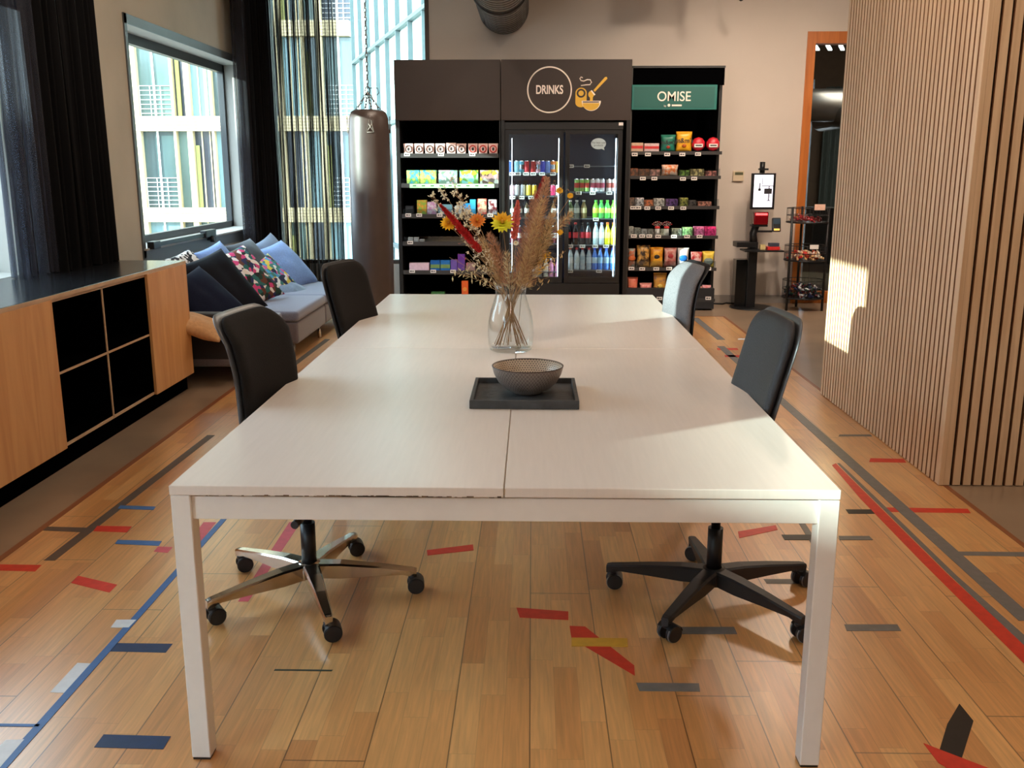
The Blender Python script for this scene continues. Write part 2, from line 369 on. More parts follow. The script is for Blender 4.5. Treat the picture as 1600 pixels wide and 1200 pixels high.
# opener bar of the near window end
m_ = MB(); m_.box(XL+.02, XL+.05, 7.32, 8.62, WZ0+.02, WZ0+.052).box(XL+.01, XL+.065, 7.30, 7.44, WZ0+.005, WZ0+.065, bev=.006).box(XL+.01, XL+.065, 8.5, 8.78, WZ0+.01, WZ0+.075, bev=.006)
m_.cyl((XL+.05, 8.66, WZ0-.01), (XL+.09, 8.66, WZ0-.01), .03).box(XL+.02, XL+.05, 8.64, 8.68, WZ0-.02, WZ0+.05)
m_.out('window_opener', M['blackm'], w1)
# back wall: opening for the tall window and for the glazed door
BX0, BX1, BZ0 = -2.9, -1.135, .44
DX0, DX1, DZ1 = 2.945, 4.0, 2.925
m_ = MB(); m_.box(XL-WT, BX0, YB, YB+.3, -.06, CEIL).box(BX0, BX1, YB, YB+.3, -.06, BZ0).box(BX0, BX1, YB, YB+.3, 3.75, CEIL)
m_.box(BX1, DX0, YB, YB+.3, -.06, CEIL).box(DX0, DX1, YB, YB+.3, DZ1, CEIL).box(DX1, XR+.2, YB, YB+.3, -.06, CEIL)
struct(m_.out('wall_back', M['wallb']))
w4 = thing('window_4', None, None, ((BX0+BX1)/2, YB, BZ0), kind='structure')
m_ = MB(); m_.box(BX0, BX0+.05, YB-.01, YB+.1, BZ0, 3.75).box(BX1-.035, BX1+.01, YB-.012, YB+.1, BZ0, 3.75).box(BX0, BX1, YB-.01, YB+.1, BZ0, BZ0+.04).box(BX0, BX1, YB, YB+.1, 3.7, 3.75)
m_.out('window_frame', mat('brown_window_frame', c(74, 60, 52), .5), w4)
MB().box(BX0, BX1, YB+.05, YB+.056, BZ0, 3.75).out('window_glass', M['glass'], w4)
struct(MB().box(BX1, DX0-.01, YB-.015, YB, 0, .09).out('baseboard_back', mat('grey_baseboard', c(150, 142, 134), .5)))
struct(MB().box(XL, XL+.012, 6.35, YB, 0, .08).out('baseboard_left', mat('grey_baseboard', c(150, 142, 134), .5)))
d1 = thing('door_1', None, None, ((DX0+DX1)/2, YB, 0), kind='structure')
m_ = MB(); m_.box(DX0, DX0+.09, YB-.02, YB+.14, 0, DZ1-.12).box(DX1-.09, DX1, YB-.02, YB+.14, 0, DZ1-.12).box(DX0, DX1, YB-.02, YB+.14, DZ1-.12, DZ1).box(DX0+.09, DX1-.09, YB, YB+.1, 0, .13)
m_.out('door_frame', M['orange'], d1)
MB().box(DX0+.09, DX1-.09, YB+.05, YB+.058, .13, DZ1-.12).out('door_glass', pane('door_glass', (.85, .87, .85, 1), .10), d1)
struct(MB().box(XR, XR+.2, YF, YB, -.06, CEIL).out('wall_right', M['wallb']))
# wall behind the camera
struct(MB().box(XL, XR, YF-.2, YF, -.06, CEIL).out('wall_front', M['wallb']))
# slatted oak volume on the right
sx0, sy0, sy1 = 1.955, 4.335, 6.25
m_ = MB(); pit, gap = .05, .0125
m_.box(sx0+.022, XR, sy0+.022, sy1, 0, CEIL-.001, 1)
k = 0
while sy0+.03+k*pit < sy1:
    a = sy0+(.0 if k == 0 else .014+k*pit); m_.box(sx0, sx0+.022, a, min(sy0+(k+1)*pit, sy1), .004, CEIL-.002, 0); k += 1
k = 0
while sx0+k*pit < 4.6:
    a = sx0+.0225 if k == 0 else sx0+k*pit+.014; m_.box(a, sx0+(k+1)*pit, sy0, sy0+.022, .004, CEIL-.002, 0); k += 1
m_.box(4.6, XR, sy0, sy0+.022, .004, CEIL-.002, 0)
for f in m_.bm.faces:  # slat sides in the gaps coloured dark brown to stand in for shade
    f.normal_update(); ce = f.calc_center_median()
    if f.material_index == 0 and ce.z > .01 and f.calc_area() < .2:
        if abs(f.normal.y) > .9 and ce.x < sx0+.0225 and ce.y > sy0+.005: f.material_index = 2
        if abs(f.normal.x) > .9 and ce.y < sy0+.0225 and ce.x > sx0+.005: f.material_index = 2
ws = struct(m_.out('wall_middle', [M['oakslat'], M['feltb'], wood('slat_gap_shade', c(128, 86, 56), c(150, 104, 70), (10, 10, 10), .8)]))
# ------------------------------------------------------------------ adjoining room behind the glazed door
m_ = MB(); m_.box(2.3, 7.4, YB+.3, 17, -.06, 0).box(2.3, 2.45, YB+.3, 17, 0, 3.8).box(7.2, 7.4, YB+.3, 17, 0, 3.8).box(2.3, 4.35+.3, 17, 17.2, 0, 3.8).box(4.84, 7.4, 17, 17.2, 0, 3.8).box(4.65, 4.84, 17, 17.2, 3.0, 3.8)
struct(m_.out('wall_adjoining_room', mat('brown_room_paint', c(104, 88, 74), .7)))
struct(MB().box(2.3, 7.4, YB+.3, 17.2, 3.8, 3.9).out('ceiling', M['ceil'], origin=(5, 14, 3.8)))
m_ = MB()
for k in range(9):
    x = 3.5+k*.16; m_.poly([(x, 12.5, 2.99), (x+.05, 12.5, 2.99), (x+.22, 12.95, 2.99), (x+.17, 12.95, 2.99)], .02)
tag(m_.out('louvre_ceiling_light', emis('cool_tube', (.85, .95, 1, 1), 3)), 'slanted white tube lights seen through the glazed door', 'ceiling light')
m_ = MB()
m_.grid(lambda u, v: (4.95+.8*u, 16.7+.06*math.sin(u*42), .05+2.8*v), 80, 2)
tag(m_.out('grey_curtain', mat('grey_teal_curtain', c(96, 110, 112), .9)), 'grey pleated curtain seen through the glazed orange door', 'curtain')
m_ = MB(); m_.cyl((3.2, 13.6, 2.35), (5.4, 13.6, 2.35), .22).cyl((4.3, 12.9, 2.2), (4.3, 14.6, 2.2), .16)
tag(m_.out('ventilation_pipe', M['steel']), 'metal ventilation pipe hanging in the room behind the door', 'duct')
m_ = MB(); m_.box(3.3, 3.6, 11.3, 11.6, 0, 1.05, bev=.02)
tag(m_.out('waste_bin', M['blackm']), 'tall black bin behind the glass door', 'bin')

# ================================================================== OUTSIDE
beige = mat('beige_cladding', c(188, 168, 132), .6, var=.05, scale=.5)
groove = mat('cladding_groove', c(110, 88, 62), .7)
gl_cols = [mat('facade_glass_%d' % i, cc, .12, var=.3, scale=.6, stretch=(2.5, 1, .4), spec=.8) for i, cc in enumerate([c(112, 142, 146), c(46, 54, 62), c(84, 104, 98), c(62, 80, 80)])]
yel = mat('yellow_blind', c(150, 146, 84), .7)
ST = 3.25; FY = 35.0
nb = thing('office_building', 'beige clad office building with banded floors outside the windows', 'building', (-14, FY, -8))
MB().box(-26, -6.8, FY+.4, FY+10, -8, 18).out('core', mat('facade_interior', c(60, 70, 74), .8), nb)
for k in range(-3, 5):
    z = 2.86+k*ST
    m_ = MB(); m_.box(-26, -6.5, FY-.05, FY+.4, z, z+.52)
    for j in range(4): m_.box(-26, -6.5, FY-.058, FY-.04, z+.09+j*.11, z+.105+j*.11, 1)
    m_.out('spandrel_band', [beige, groove], nb)
    x = -25.9; j = 0
    while x < -6.9:
        wd = [.85, .62, 1.35, .55][j % 4]
        gm = gl_cols[(j*7+k*3) % 4]
        zt = min(z+ST, 18)
        pn = MB().box(x, x+wd, FY+.25, FY+.3, z+.52, zt).out('window', gm, nb)
        cm = MB(); cw = .09 if j % 2 else .2; cm.box(x-cw/2, x+cw/2, FY, FY+.3, z+.52, zt); cm.out('mullion', beige, nb)
        if (j+k) % 3 == 0: MB().box(x+.12, x+.26, FY+.16, FY+.2, z+.52, zt-.5).out('blind', yel, nb)
        if j % 4 == 2:
            rl = MB()
            for q in range(7): rl.box(x+.1, x+wd-.1, FY+.20, FY+.22, z+.62+q*.16, z+.64+q*.16)
            for q in range(4): rl.box(x+.1+q*(wd-.2)/3-.01, x+.1+q*(wd-.2)/3+.01, FY+.20, FY+.22, z+.52, z+1.6)
            rl.box(x+wd*.45, x+wd*.5, FY+.2, FY+.23, z+.52, zt)
            rl.out('railing', M['tag'], nb)
        if j % 4 == 0: MB().box(x+wd*.4, x+wd*.4+.05, FY+.2, FY+.23, z+.52, zt).box(x+wd*.75, x+wd*.75+.04, FY+.2, FY+.23, z+.52, zt).out('mullion', beige, nb)
        x += wd; j += 1
# white rails on the floors, low behind the panes are left to the glass pattern
gb = thing('glass_building', 'pale glass facade rising outside the tall corner window', 'building', (-2.4, 17, -8))
a = Vector((-1.45, 15.6)); b_ = Vector((-4.55, 25.0)); dv = (b_-a).normalized(); nv_ = Vector((-dv.y, dv.x))
if nv_.x > 0: nv_ = -nv_
gp = mat('pale_green_facade_glass', c(206, 228, 222), .25, var=.08, scale=.8, stretch=(1, 1, .3))
def fac(u0, u1, n0, n1, z0, z1, mb, mi=0):
    ps = [a+dv*u0+nv_*n0, a+dv*u1+nv_*n0, a+dv*u1+nv_*n1, a+dv*u0+nv_*n1]
    mb.poly([(p.x, p.y, z0) for p in ps], z1-z0, mi=mi)
LEN = (b_-a).length
m_ = MB(); fac(-.2, LEN, -4, -.05, -8, 9, m_); m_.out('core', gp, gb)
m_ = MB()
for z in [-2.6, -.1, 2.4, 4.1, 6.6]: fac(-.2, LEN, -.05, .05, z, z+.07, m_)
for j in range(9): fac(j*LEN/8, j*LEN/8+.05, -.05, .04, -8, 9, m_)
m_.out('mullion_grid', mat('dark_facade_joint', c(70, 84, 88), .6), gb)
bt = thing('tower_building', 'blue tower strip behind the banded office building', 'building', (-9, 60, -8))
MB().box(-12.5, -10.6, 60, 66, -8, 40).out('facade', mat('blue_facade', c(24, 92, 150), .4), bt)
MB().box(-12.5, -10.6, 59.9, 60, 3, 3.3).out('ledge', beige, bt)
# the roof line whose shadow lets the low sun in only above 1.65 m at the window wall
sb = thing('brick_building', 'long flat roofed brick building across the street left of the room', 'building', (-27, -10, -8))
brick = mat('red_brown_brick', c(170, 120, 96), .8, var=.15, scale=2)
MB().box(-31, -25, -34, 8.5, -8, 8.28).out('facade', brick, sb)
MB().box(-31.1, -24.9, -34.1, 8.6, 8.28, 8.36).out('roof_edge', M['frame'], sb)
m_ = MB()
for y in range(-32, 8, 2):
    for z in (-6, -3, 0, 3, 5.6): m_.box(-25, -24.96, y, y+1.1, z, z+1.6)
m_.out('window', gl_cols[1], sb)
o = struct(MB().box(-90, 60, -60, 120, -8.2, -8).out('trim_9', mat('street_paving', c(150, 146, 140), .9, scale=.4))); o.name = 'floor_street'

# ================================================================== CURTAINS
def curtain_mesh(p0, p1, z0, z1, folds, amp, seed=0, ph=0, nu=None):
    p0 = Vector(p0); p1 = Vector(p1); d = (p1-p0); L_ = d.length; d.normalize(); n = Vector((-d.y, d.x))
    def fn(u, v):
        z = z0+(z1-z0)*v
        w = math.sin(u*folds*2*PI+ph+1.6*noise.noise(Vector((u*7, seed, v*.6)))) + .45*math.sin(u*folds*4.3*PI+seed)
        flare = 1.0+.25*(1-v)
        q = p0+d*(L_*u)+n*(amp*w*flare) + d*(.012*math.sin(u*folds*2*PI*1.5+seed))
        return (q.x, q.y, z+(.006*math.sin(u*folds*9) if v == 0 else 0))
    return MB().grid(fn, nu or int(folds*14), 10)
o = curtain_mesh((-2.83, 5.50), (-2.83, 6.27), .885, 3.8, 9, .045, 1).out('curtain', M['curtain'], recalc=False)
tag(o, 'black pleated curtain hanging over the sideboard left of the grey window', 'curtain', 'black curtains')
o = curtain_mesh((-2.86, 5.18), (-2.86, 5.54), .885, 3.8, 4, .035, 3).out('sheer_curtain', sheer('blue_black_voile', c(34, 38, 52), .12, .5), recalc=False)
tag(o, 'sheer blue-black curtain edge at the far left over the sideboard', 'curtain')
o = curtain_mesh((-2.87, 9.78), (-2.87, 10.62), .02, 3.8, 8, .045, 5).out('curtain', M['curtain'], recalc=False)
tag(o, 'black pleated curtain in the room corner behind the sofa', 'curtain', 'black curtains')
o = curtain_mesh((-2.88, 9.52), (-2.88, 9.84), .69, 3.8, 4, .028, 15).out('sheer_curtain', sheer('grey_black_voile', c(28, 28, 36), .15, .45), recalc=False)
tag(o, 'sheer grey-black curtain edge beside the grey window reveal', 'curtain')
vo = sheer('black_voile', c(16, 16, 15), .0, .5)
o = curtain_mesh((-2.80, 10.52), (-2.08, 10.52), .05, 3.8, 13, .028, 8, nu=320).out('sheer_curtain', vo, recalc=False)
tag(o, 'sheer black curtain with light streaks before the tall corner window', 'curtain')

# ================================================================== CEILING THINGS
for i, (lx, ly, e) in enumerate(LAMPS):
    t = thing('ceiling_lamp', None, None, (lx, ly, CEIL-.34))
    t['o']['label'] = ['linear ceiling lamp near the camera, left of the table', 'linear ceiling lamp near the camera, right of the table', 'linear ceiling lamp above the table, left', 'linear ceiling lamp above the table, right', 'linear ceiling lamp before the shelves', 'linear ceiling lamp before the glazed door', 'linear ceiling lamp in the bay right of the slatted wall', 'linear ceiling lamp behind the camera'][i]
    t['o']['category'] = 'lamp'; t['o']['group'] = 'linear ceiling lamps'
    MB().box(lx-.16, lx+.16, ly-.72, ly+.72, CEIL-.34, CEIL-.26).out('lamp_housing', M['white_metal'], t)
    MB().cyl((lx, ly-.5, CEIL-.26), (lx, ly-.5, CEIL), .004).out('hanger', M['steel'], t)
    MB().cyl((lx, ly+.5, CEIL-.26), (lx, ly+.5, CEIL), .004).out('hanger', M['steel'], t)
for i, (lx, ly, tg, e) in enumerate(SPOTS):  # housings for the added spots
    t = thing('added_spotlight', 'added black spotlight under the ceiling, '+['aimed at the left shelves', 'aimed at the fridge', 'aimed at the right shelves', 'aimed at the glazed door', 'aimed at the left window wall', 'aimed at the slatted oak wall', 'aimed at the vase on the table'][i], 'spotlight', (lx, ly, 3.6), group='added spotlights')
    d_ = (Vector(tg)-Vector((lx, ly, 3.55))).normalized(); p_ = Vector((lx, ly, 3.55))-d_*.03
    MB().cyl(p_-d_*.14, p_, .05, .05).out('lamp_head', M['blackm'], t)
    MB().cyl(p_-d_*.08, (p_.x-d_.x*.08, p_.y-d_.y*.08, CEIL), .009).out('stem', M['blackm'], t)
dz, dr, dx = 3.165, .262, -.315
t = thing('ventilation_duct', 'round galvanised spiral duct under the ceiling above the fridge', 'duct', (dx, 8, dz-dr))
MB().cyl((dx, 5.5, dz), (dx, YB-.01, dz), dr, seg=48).out('duct_pipe', mat('galvanised_duct', c(150, 148, 142), .5, .35, var=.06, scale=5), t)
for k in range(30):
    pass
m_ = MB()
for k in range(44):
    y = 5.6+k*.118
    m_.tube([(dx+(dr+.002)*math.cos(q*PI/16), y+q*.118/32, dz+(dr+.002)*math.sin(q*PI/16)) for q in range(33)], .005, 5)
m_.out('spiral_seam', mat('galvanised_seam', c(92, 90, 86), .4, .5), t)
m_ = MB()
m_.lathe([(dr+.004, -.03), (dr+.02, -.03), (dr+.02, .03), (dr+.004, .03)], seg=48)
bmesh.ops.transform(m_.bm, matrix=Matrix.Translation((dx, 9.3, dz)) @ Matrix.Rotation(PI/2, 4, 'X'), verts=m_.bm.verts)
m_.out('duct_collar', M['blackm'], t)
q = P(1075, -14, Y=9.6)
t = thing('air_unit', 'white air unit just under the ceiling above the OMISE shelf', 'air unit', (q.x, 9.6, q.z+.05))
MB().box(q.x-.24, q.x+.24, 9.45, 9.9, q.z+.07, q.z+.3, bev=.01).out('housing', M['white_metal'], t)
MB().box(q.x-.2, q.x+.2, 9.5, 9.85, q.z+.06, q.z+.07).out('grille', M['ring'], t)
for sx in (-.2, .2): MB().cyl((q.x+sx, 9.7, q.z+.3), (q.x+sx, 9.7, CEIL), .005).out('hanger', M['steel'], t)
q = P(1150, -4, Y=9.8)
t = thing('spotlight', 'small black spotlight under the ceiling right of the air unit', 'spotlight', (q.x, 9.8, q.z))
MB().cyl((q.x, 9.8, q.z+.05), (q.x+.05, 9.74, q.z-.015), .03, .035).out('lamp_head', M['blackm'], t)
MB().cyl((q.x, 9.8, q.z+.04), (q.x, 9.8, CEIL), .008).out('stem', M['blackm'], t)

# ================================================================== FLOOR MARKINGS
TC = dict(red=mat('red_floor_paint', c(214, 60, 44), .4, var=.12, scale=30), grey=mat('grey_floor_paint', c(116, 114, 112), .45, var=.12, scale=30),
          blue=mat('blue_floor_paint', c(70, 112, 170), .4, var=.1, scale=30), navy=mat('navy_floor_paint', c(34, 54, 92), .4, var=.12, scale=30),
          white=mat('white_floor_paint', c(226, 230, 234), .4, var=.06, scale=30), black=mat('black_floor_paint', c(36, 34, 34), .45, var=.15, scale=30),
          yellow=mat('yellow_floor_paint', c(220, 170, 60), .4, var=.1, scale=30), pink=mat('rose_floor_paint', c(206, 88, 104), .4, var=.12, scale=30),
          brown=mat('grey_brown_floor_paint', c(92, 80, 72), .45, var=.12, scale=30), green=mat('green_floor_paint', c(52, 66, 56), .5))
def ln(x0, y0, x1, y1, w):   # a horizontal or slanted bar given by its centre line in the photo; w = real width
    A = P(x0, y0, Z=0); B = P(x1, y1, Z=0); n = (B-A).normalized().cross(Vector((0, 0, 1)))*w/2
    return [A+n, B+n, B-n, A-n]
def qd(*pts): return [P(x, y, Z=0) for x, y in pts]
TAPES = [
 ('brown', ln(330, 680, 77, 876, .045), 'long grey-brown line running beside the sideboard'),
 ('brown', qd((75, 823), (143, 825), (134, 832), (66, 829)), 'short grey bar crossing the brown line near the sideboard'),
 ('red', qd((152, 822), (206, 823), (198, 832), (146, 830)), 'red dash right of the brown line by the sideboard'),
 ('blue', qd((188, 790), (243, 792), (240, 797), (184, 795)), 'thin blue-grey dash above the red dash near the sideboard'),
 ('blue', qd((184, 844), (253, 846), (248, 853), (180, 850)), 'blue dash left of the front left table leg'),
 ('pink', qd((247, 854), (270, 855), (262, 864), (240, 862)), 'small rose dash beside the front left table leg'),
 ('red', qd((-10, 882), (65, 883), (55, 893), (-20, 891)), 'red bar at the left edge of the picture'),
 ('red', qd((122, 900), (183, 914), (171, 926), (111, 911)), 'slanting rose-red block on the left floor'),
 ('blue', ln(350, 811, -3, 1207, .026), 'long blue line running under the table left leg'),
 ('white', qd((182, 969), (213, 969), (201, 981), (173, 981)), 'small white block on the blue line'),
 ('navy', qd((182, 1005), (270, 1006), (259, 1020), (171, 1018)), 'navy bar touching the blue line'),
 ('white', qd((121, 1036), (144, 1037), (105, 1083), (78, 1082)), 'tall white block left of the blue line'),
 ('navy', qd((162, 1148), (267, 1151), (255, 1171), (147, 1168)), 'large navy bar near the lower left corner'),
 ('blue', qd((-20, 1131), (63, 1132), (60, 1136), (-24, 1135)), 'thin blue dash at the lower left edge'),
 ('white', qd((9, 1157), (38, 1156), (0, 1200), (-35, 1200)), 'white block cut by the lower left corner'),
 ('pink', qd((318, 816), (338, 816), (306, 856), (288, 856)), 'rose band beside the blue line under the table'),
 ('pink', qd((452, 816), (470, 816), (388, 940), (372, 940)), 'long rose band behind the aluminium chair base'),
 ('red', qd((667, 860), (739, 851), (740, 860), (668, 868)), 'red dash under the table right of the aluminium chair base'),
 ('red', qd((807, 950), (888, 956), (888, 969), (812, 965)), 'short red bar in the middle of the floor'),
 ('yellow', qd((893, 997), (980, 998), (981, 1011), (893, 1010)), 'yellow bar crossed by the slanting red bar'),
 ('red', qd((890, 978), (914, 979), (991, 1040), (992, 1056), (893, 998)), 'slanting red bar over the yellow bar'),
 ('grey', qd((994, 1067), (1092, 1068), (1094, 1081), (999, 1080)), 'grey-blue bar below the slanting red bar'),
 ('green', qd((430, 1046), (520, 1047), (518, 1049), (428, 1048)), 'hairline dark green dash below the aluminium chair base'),
 ('red', qd((1153, 831), (1212, 821), (1215, 828), (1155, 841)), 'red dash behind the black chair base'),
 ('black', qd((1221, 836), (1267, 836), (1273, 844), (1226, 844)), 'black dash left of the front right table leg'),
 ('red', qd((1031, 887), (1074, 887), (1070, 894), (1033, 893)), 'red dash between the arms of the black chair base'),
 ('grey', qd((1193, 905), (1268, 905), (1272, 913), (1198, 912)), 'grey bar under the right caster of the black chair'),
 ('grey', qd((1063, 980), (1147, 980), (1152, 991), (1066, 991)), 'grey bar beside the front caster of the black chair'),
 ('grey', qd((1248, 818), (1258, 818), (1282, 854), (1270, 854)), 'faint grey line left of the front right table leg'),
 ('grey', qd((1310, 838), (1358, 838), (1364, 844), (1312, 844)), 'grey dash right of the front right table leg'),
 ('black', qd((1321, 796), (1361, 796), (1367, 803), (1326, 803)), 'black dash touching the long red line'),
 ('red', qd((1300, 727), (1306, 724), (1362, 780), (1480, 897), (1620, 1026), (1600, 1037), (1440, 878), (1345, 780)), 'long red line sweeping to the right edge'),
 ('grey', qd((1308, 724), (1312, 724), (1371, 780), (1495, 900), (1620, 1010), (1610, 1018), (1480, 895), (1364, 780)), 'thin grey line hugging the long red line'),
 ('grey', ln(1126, 541, 1606, 970, .062), 'long grey line along the right side of the floor'),
 ('grey', ln(1086, 497, 1127, 531, .07), 'far grey line before the OMISE shelf'),
 ('red', qd((1385, 793), (1512, 795), (1517, 802), (1391, 800)), 'red bar crossing the long grey line'),
 ('grey', qd((1492, 862), (1620, 863), (1620, 870), (1502, 868)), 'grey dash branching from the long grey line'),
 ('grey', qd((1319, 976), (1402, 976), (1408, 986), (1323, 986)), 'grey bar in the right foreground'),
 ('black', qd((1499, 1100), (1521, 1127), (1503, 1184), (1485, 1178), (1468, 1172), (1480, 1132)), 'curved black block in the lower right corner'),
 ('red', qd((1443, 1162), (1466, 1171), (1560, 1207), (1500, 1212), (1466, 1192)), 'red wedge below the curved black block'),
 ('red', qd((1360, 716), (1412, 717), (1416, 723), (1358, 722)), 'red dash beside the slatted wall'),
 ('grey', qd((1312, 679), (1360, 679), (1363, 682), (1310, 682)), 'grey dash at the foot of the slatted wall'),
 ('red', qd((1120, 544), (1152, 544), (1154, 547), (1121, 547)), 'upper of two far red dashes behind the right chairs'),
 ('red', qd((1132, 555), (1160, 555), (1162, 558), (1133, 558)), 'lower of two far red dashes behind the right chairs'),
 ('white', qd((1153, 529), (1167, 529), (1168, 531), (1153, 531)), 'tiny far white dash behind the right chairs'),
 ('brown', ln(440, 584, 512, 530, .05), 'brown line on the floor below the sofa front'),
]
for i, (k, pts, lab) in enumerate(TAPES):
    h = .0004+.00035*(i % 5)
    o = MB().poly([(p.x, p.y, .0002) for p in pts], h).out('floor_marking', TC[k])
    tag(o, lab + ('' if 'floor' in lab else ' on the oak floor'), 'floor marking', 'painted floor markings')

# ================================================================== TABLE
TX0, TX1, TY0, TY1, TZ = -.867, .733, 2.122, 5.70, .74
TM = (TX0+TX1)/2; TYM = 3.925
t = thing('meeting_table', 'long white four-panel meeting table with square legs', 'table', (TM, (TY0+TY1)/2, 0))
for a, b2, yy0, yy1, dzz in [(TX0, -.0655, TY0, TYM-.0015, 0), (-.0625, TX1, TY0+.004, TYM-.0015, -.001), (TX0, -.0655, TYM+.0015, TY1, 0), (-.0625, TX1, TYM+.0015, TY1, -.0005)]:
    m_ = MB().box(a, b2, yy0, yy1, TZ-.024+dzz, TZ+dzz, bev=.0015, seg=1)
    o = m_.out('tabletop', [M['white_top']], t)
m_ = MB()
random.seed(3)
for k in range(70):   # worn lower edge of the left front panel
    x = -.45+random.gauss(.12, .14); x = max(-.8, min(-.08, x)); w = random.uniform(.003, .018)
    m_.box(x, x+w, TY0-.0006, TY0+.004, TZ-.0242, TZ-.0242+random.uniform(.001, .004))
for k in range(26):
    x = random.uniform(-.78, -.08); w = random.uniform(.004, .03)
    m_.box(x, x+w, TY0-.0005, TY0+.004, TZ-.0242, TZ-.0232+random.uniform(0, .0012))
m_.out('chipped_edge', M['chip'], t)['kind'] = 'stuff'
LEGS = [(x, y) for y in (TY0+.002, TYM-.024, TY1-.05) for x in (TX0+.001, TX1-.049)]
for x, y in LEGS:
    top = TZ-.025 if x < 0 or y > 3 else TZ-.027
    lg = MB().box(x, x+.048, y, y+.048, .006, top, bev=.002, seg=1).out('leg', M['white_metal'], t)
    MB().box(x+.002, x+.046, y+.002, y+.046, 0, .006).out('foot_pad', M['plastic'], T(_loc=t['_loc'], _rot=0, _id=sub(lg)['_id']))
for y in (TY0+.012, TYM-.012, TY1-.035):
    MB().box(TX0+.049, TX1-.049, y, y+.025, TZ-.088, TZ-.030, bev=.001, seg=1).out('crossbar', M['white_metal'], t)
for x in (TX0+.012, TX1-.037):
    MB().box(x, x+.025, TY0+.052, TYM-.026, TZ-.088, TZ-.030).out('side_rail', M['white_metal'], t)
    MB().box(x, x+.025, TYM+.026, TY1-.052, TZ-.088, TZ-.030).out('side_rail', M['white_metal'], t)
m_ = MB()
for x in (-.5, .06, .45):
    for y in (TY0+.02, TYM): m_.cyl((x, y+.005, TZ-.032), (x, y+.005, TZ-.0245), .007)
m_.out('spacer', M['white_metal'], t)

# tray, bowl
t = thing('tray', 'rectangular grey slate tray under the patterned bowl', 'tray', (-.023, 3.05, TZ))
MB().box(-.193, .148, 2.885, 3.215, TZ+.0002, TZ+.010, bev=.002).out('tray_base', M['stone'], t)
m_ = MB(); m_.box(-.196, -.184, 2.88, 3.22, TZ, TZ+.028, bev=.002).box(.139, .151, 2.88, 3.22, TZ, TZ+.028, bev=.002).box(-.186, .141, 2.88, 2.891, TZ, TZ+.028, bev=.002).box(-.186, .141, 3.209, 3.22, TZ, TZ+.028, bev=.002)
m_.out('tray_rim', M['stone'], t)
def bowl_mat(name, base, dark, inside):
    m, tt, b, o = nt(name); L = tt.links.new
    tc = N(tt, 'ShaderNodeTexCoord'); sp = N(tt, 'ShaderNodeSeparateXYZ'); L(tc.outputs['Object'], sp.inputs[0])
    ang = math_n(tt, 'ARCTAN2', sp.outputs[1], sp.outputs[0])
    if inside:
        u = math_n(tt, 'MULTIPLY', ang, 72/(2*PI)); v = math_n(tt, 'MULTIPLY', sp.outputs[2], 150)
        du = math_n(tt, 'ABSOLUTE', math_n(tt, 'SUBTRACT', math_n(tt, 'FRACT', math_n(tt, 'ADD', u, math_n(tt, 'MULTIPLY', math_n(tt, 'FLOOR', v), .5))), .5))
        dv_ = math_n(tt, 'ABSOLUTE', math_n(tt, 'SUBTRACT', math_n(tt, 'FRACT', v), .5))
        f = math_n(tt, 'LESS_THAN', math_n(tt, 'ADD', math_n(tt, 'MULTIPLY', du, du), math_n(tt, 'MULTIPLY', dv_, dv_)), .06)
    else:
        u = math_n(tt, 'MULTIPLY', ang, 20/(2*PI)); v = math_n(tt, 'MULTIPLY', sp.outputs[2], 22)
        z1_ = math_n(tt, 'PINGPONG', u, .5)
        f1 = math_n(tt, 'FRACT', math_n(tt, 'MULTIPLY', math_n(tt, 'ADD', z1_, v), 3.2))
        f2 = math_n(tt, 'FRACT', math_n(tt, 'MULTIPLY', math_n(tt, 'SUBTRACT', z1_, v), 3.2))
        f = math_n(tt, 'MULTIPLY', math_n(tt, 'MAXIMUM', math_n(tt, 'LESS_THAN', f1, .2), math_n(tt, 'LESS_THAN', f2, .2)), .6)
    nz = N(tt, 'ShaderNodeTexNoise'); nz.inputs['Scale'].default_value = 30; L(tc.outputs['Object'], nz.inputs['Vector'])
    mx0 = N(tt, 'ShaderNodeMix', data_type='RGBA'); mx0.inputs[6].default_value = tuple(v*.8 for v in base[:3])+(1,); mx0.inputs[7].default_value = tuple(min(1, v*1.2) for v in base[:3])+(1,)
    L(nz.outputs['Fac'], mx0.inputs[0])
    mx = N(tt, 'ShaderNodeMix', data_type='RGBA'); L(mx0.outputs[2], mx.inputs[6]); mx.inputs[7].default_value = dark
    L(f, mx.inputs[0]); L(mx.outputs[2], b.inputs['Base Color']); b.inputs['Roughness'].default_value = .38
    return m
BC = (-.013, 3.065, TZ+.0102)
t = thing('bowl', 'round grey-brown patterned bowl standing on the slate tray', 'bowl', BC)
out = [(0, 0), (.046, 0), (.05, .004), (.075, .018), (.098, .04), (.112, .066), (.119, .092)]
inn = [(.115, .0915), (.108, .067), (.094, .043), (.072, .023), (.045, .010), (0, .007)]
MB().lathe(out, seg=64).out('bowl_outside', bowl_mat('bowl_outside', c(120, 106, 98), c(176, 166, 158), False), t, local=True, recalc=True)
MB().lathe([(.119, .092)]+inn, seg=64).out('bowl_inside', bowl_mat('bowl_inside', c(196, 178, 156), c(60, 56, 60), True), t, local=True)
MB().lathe([(.1185, .0905), (.1195, .093), (.117, .0945), (.1148, .0925)], seg=64).out('bowl_rim', mat('brown_glaze', c(70, 52, 44), .4), t, local=True)

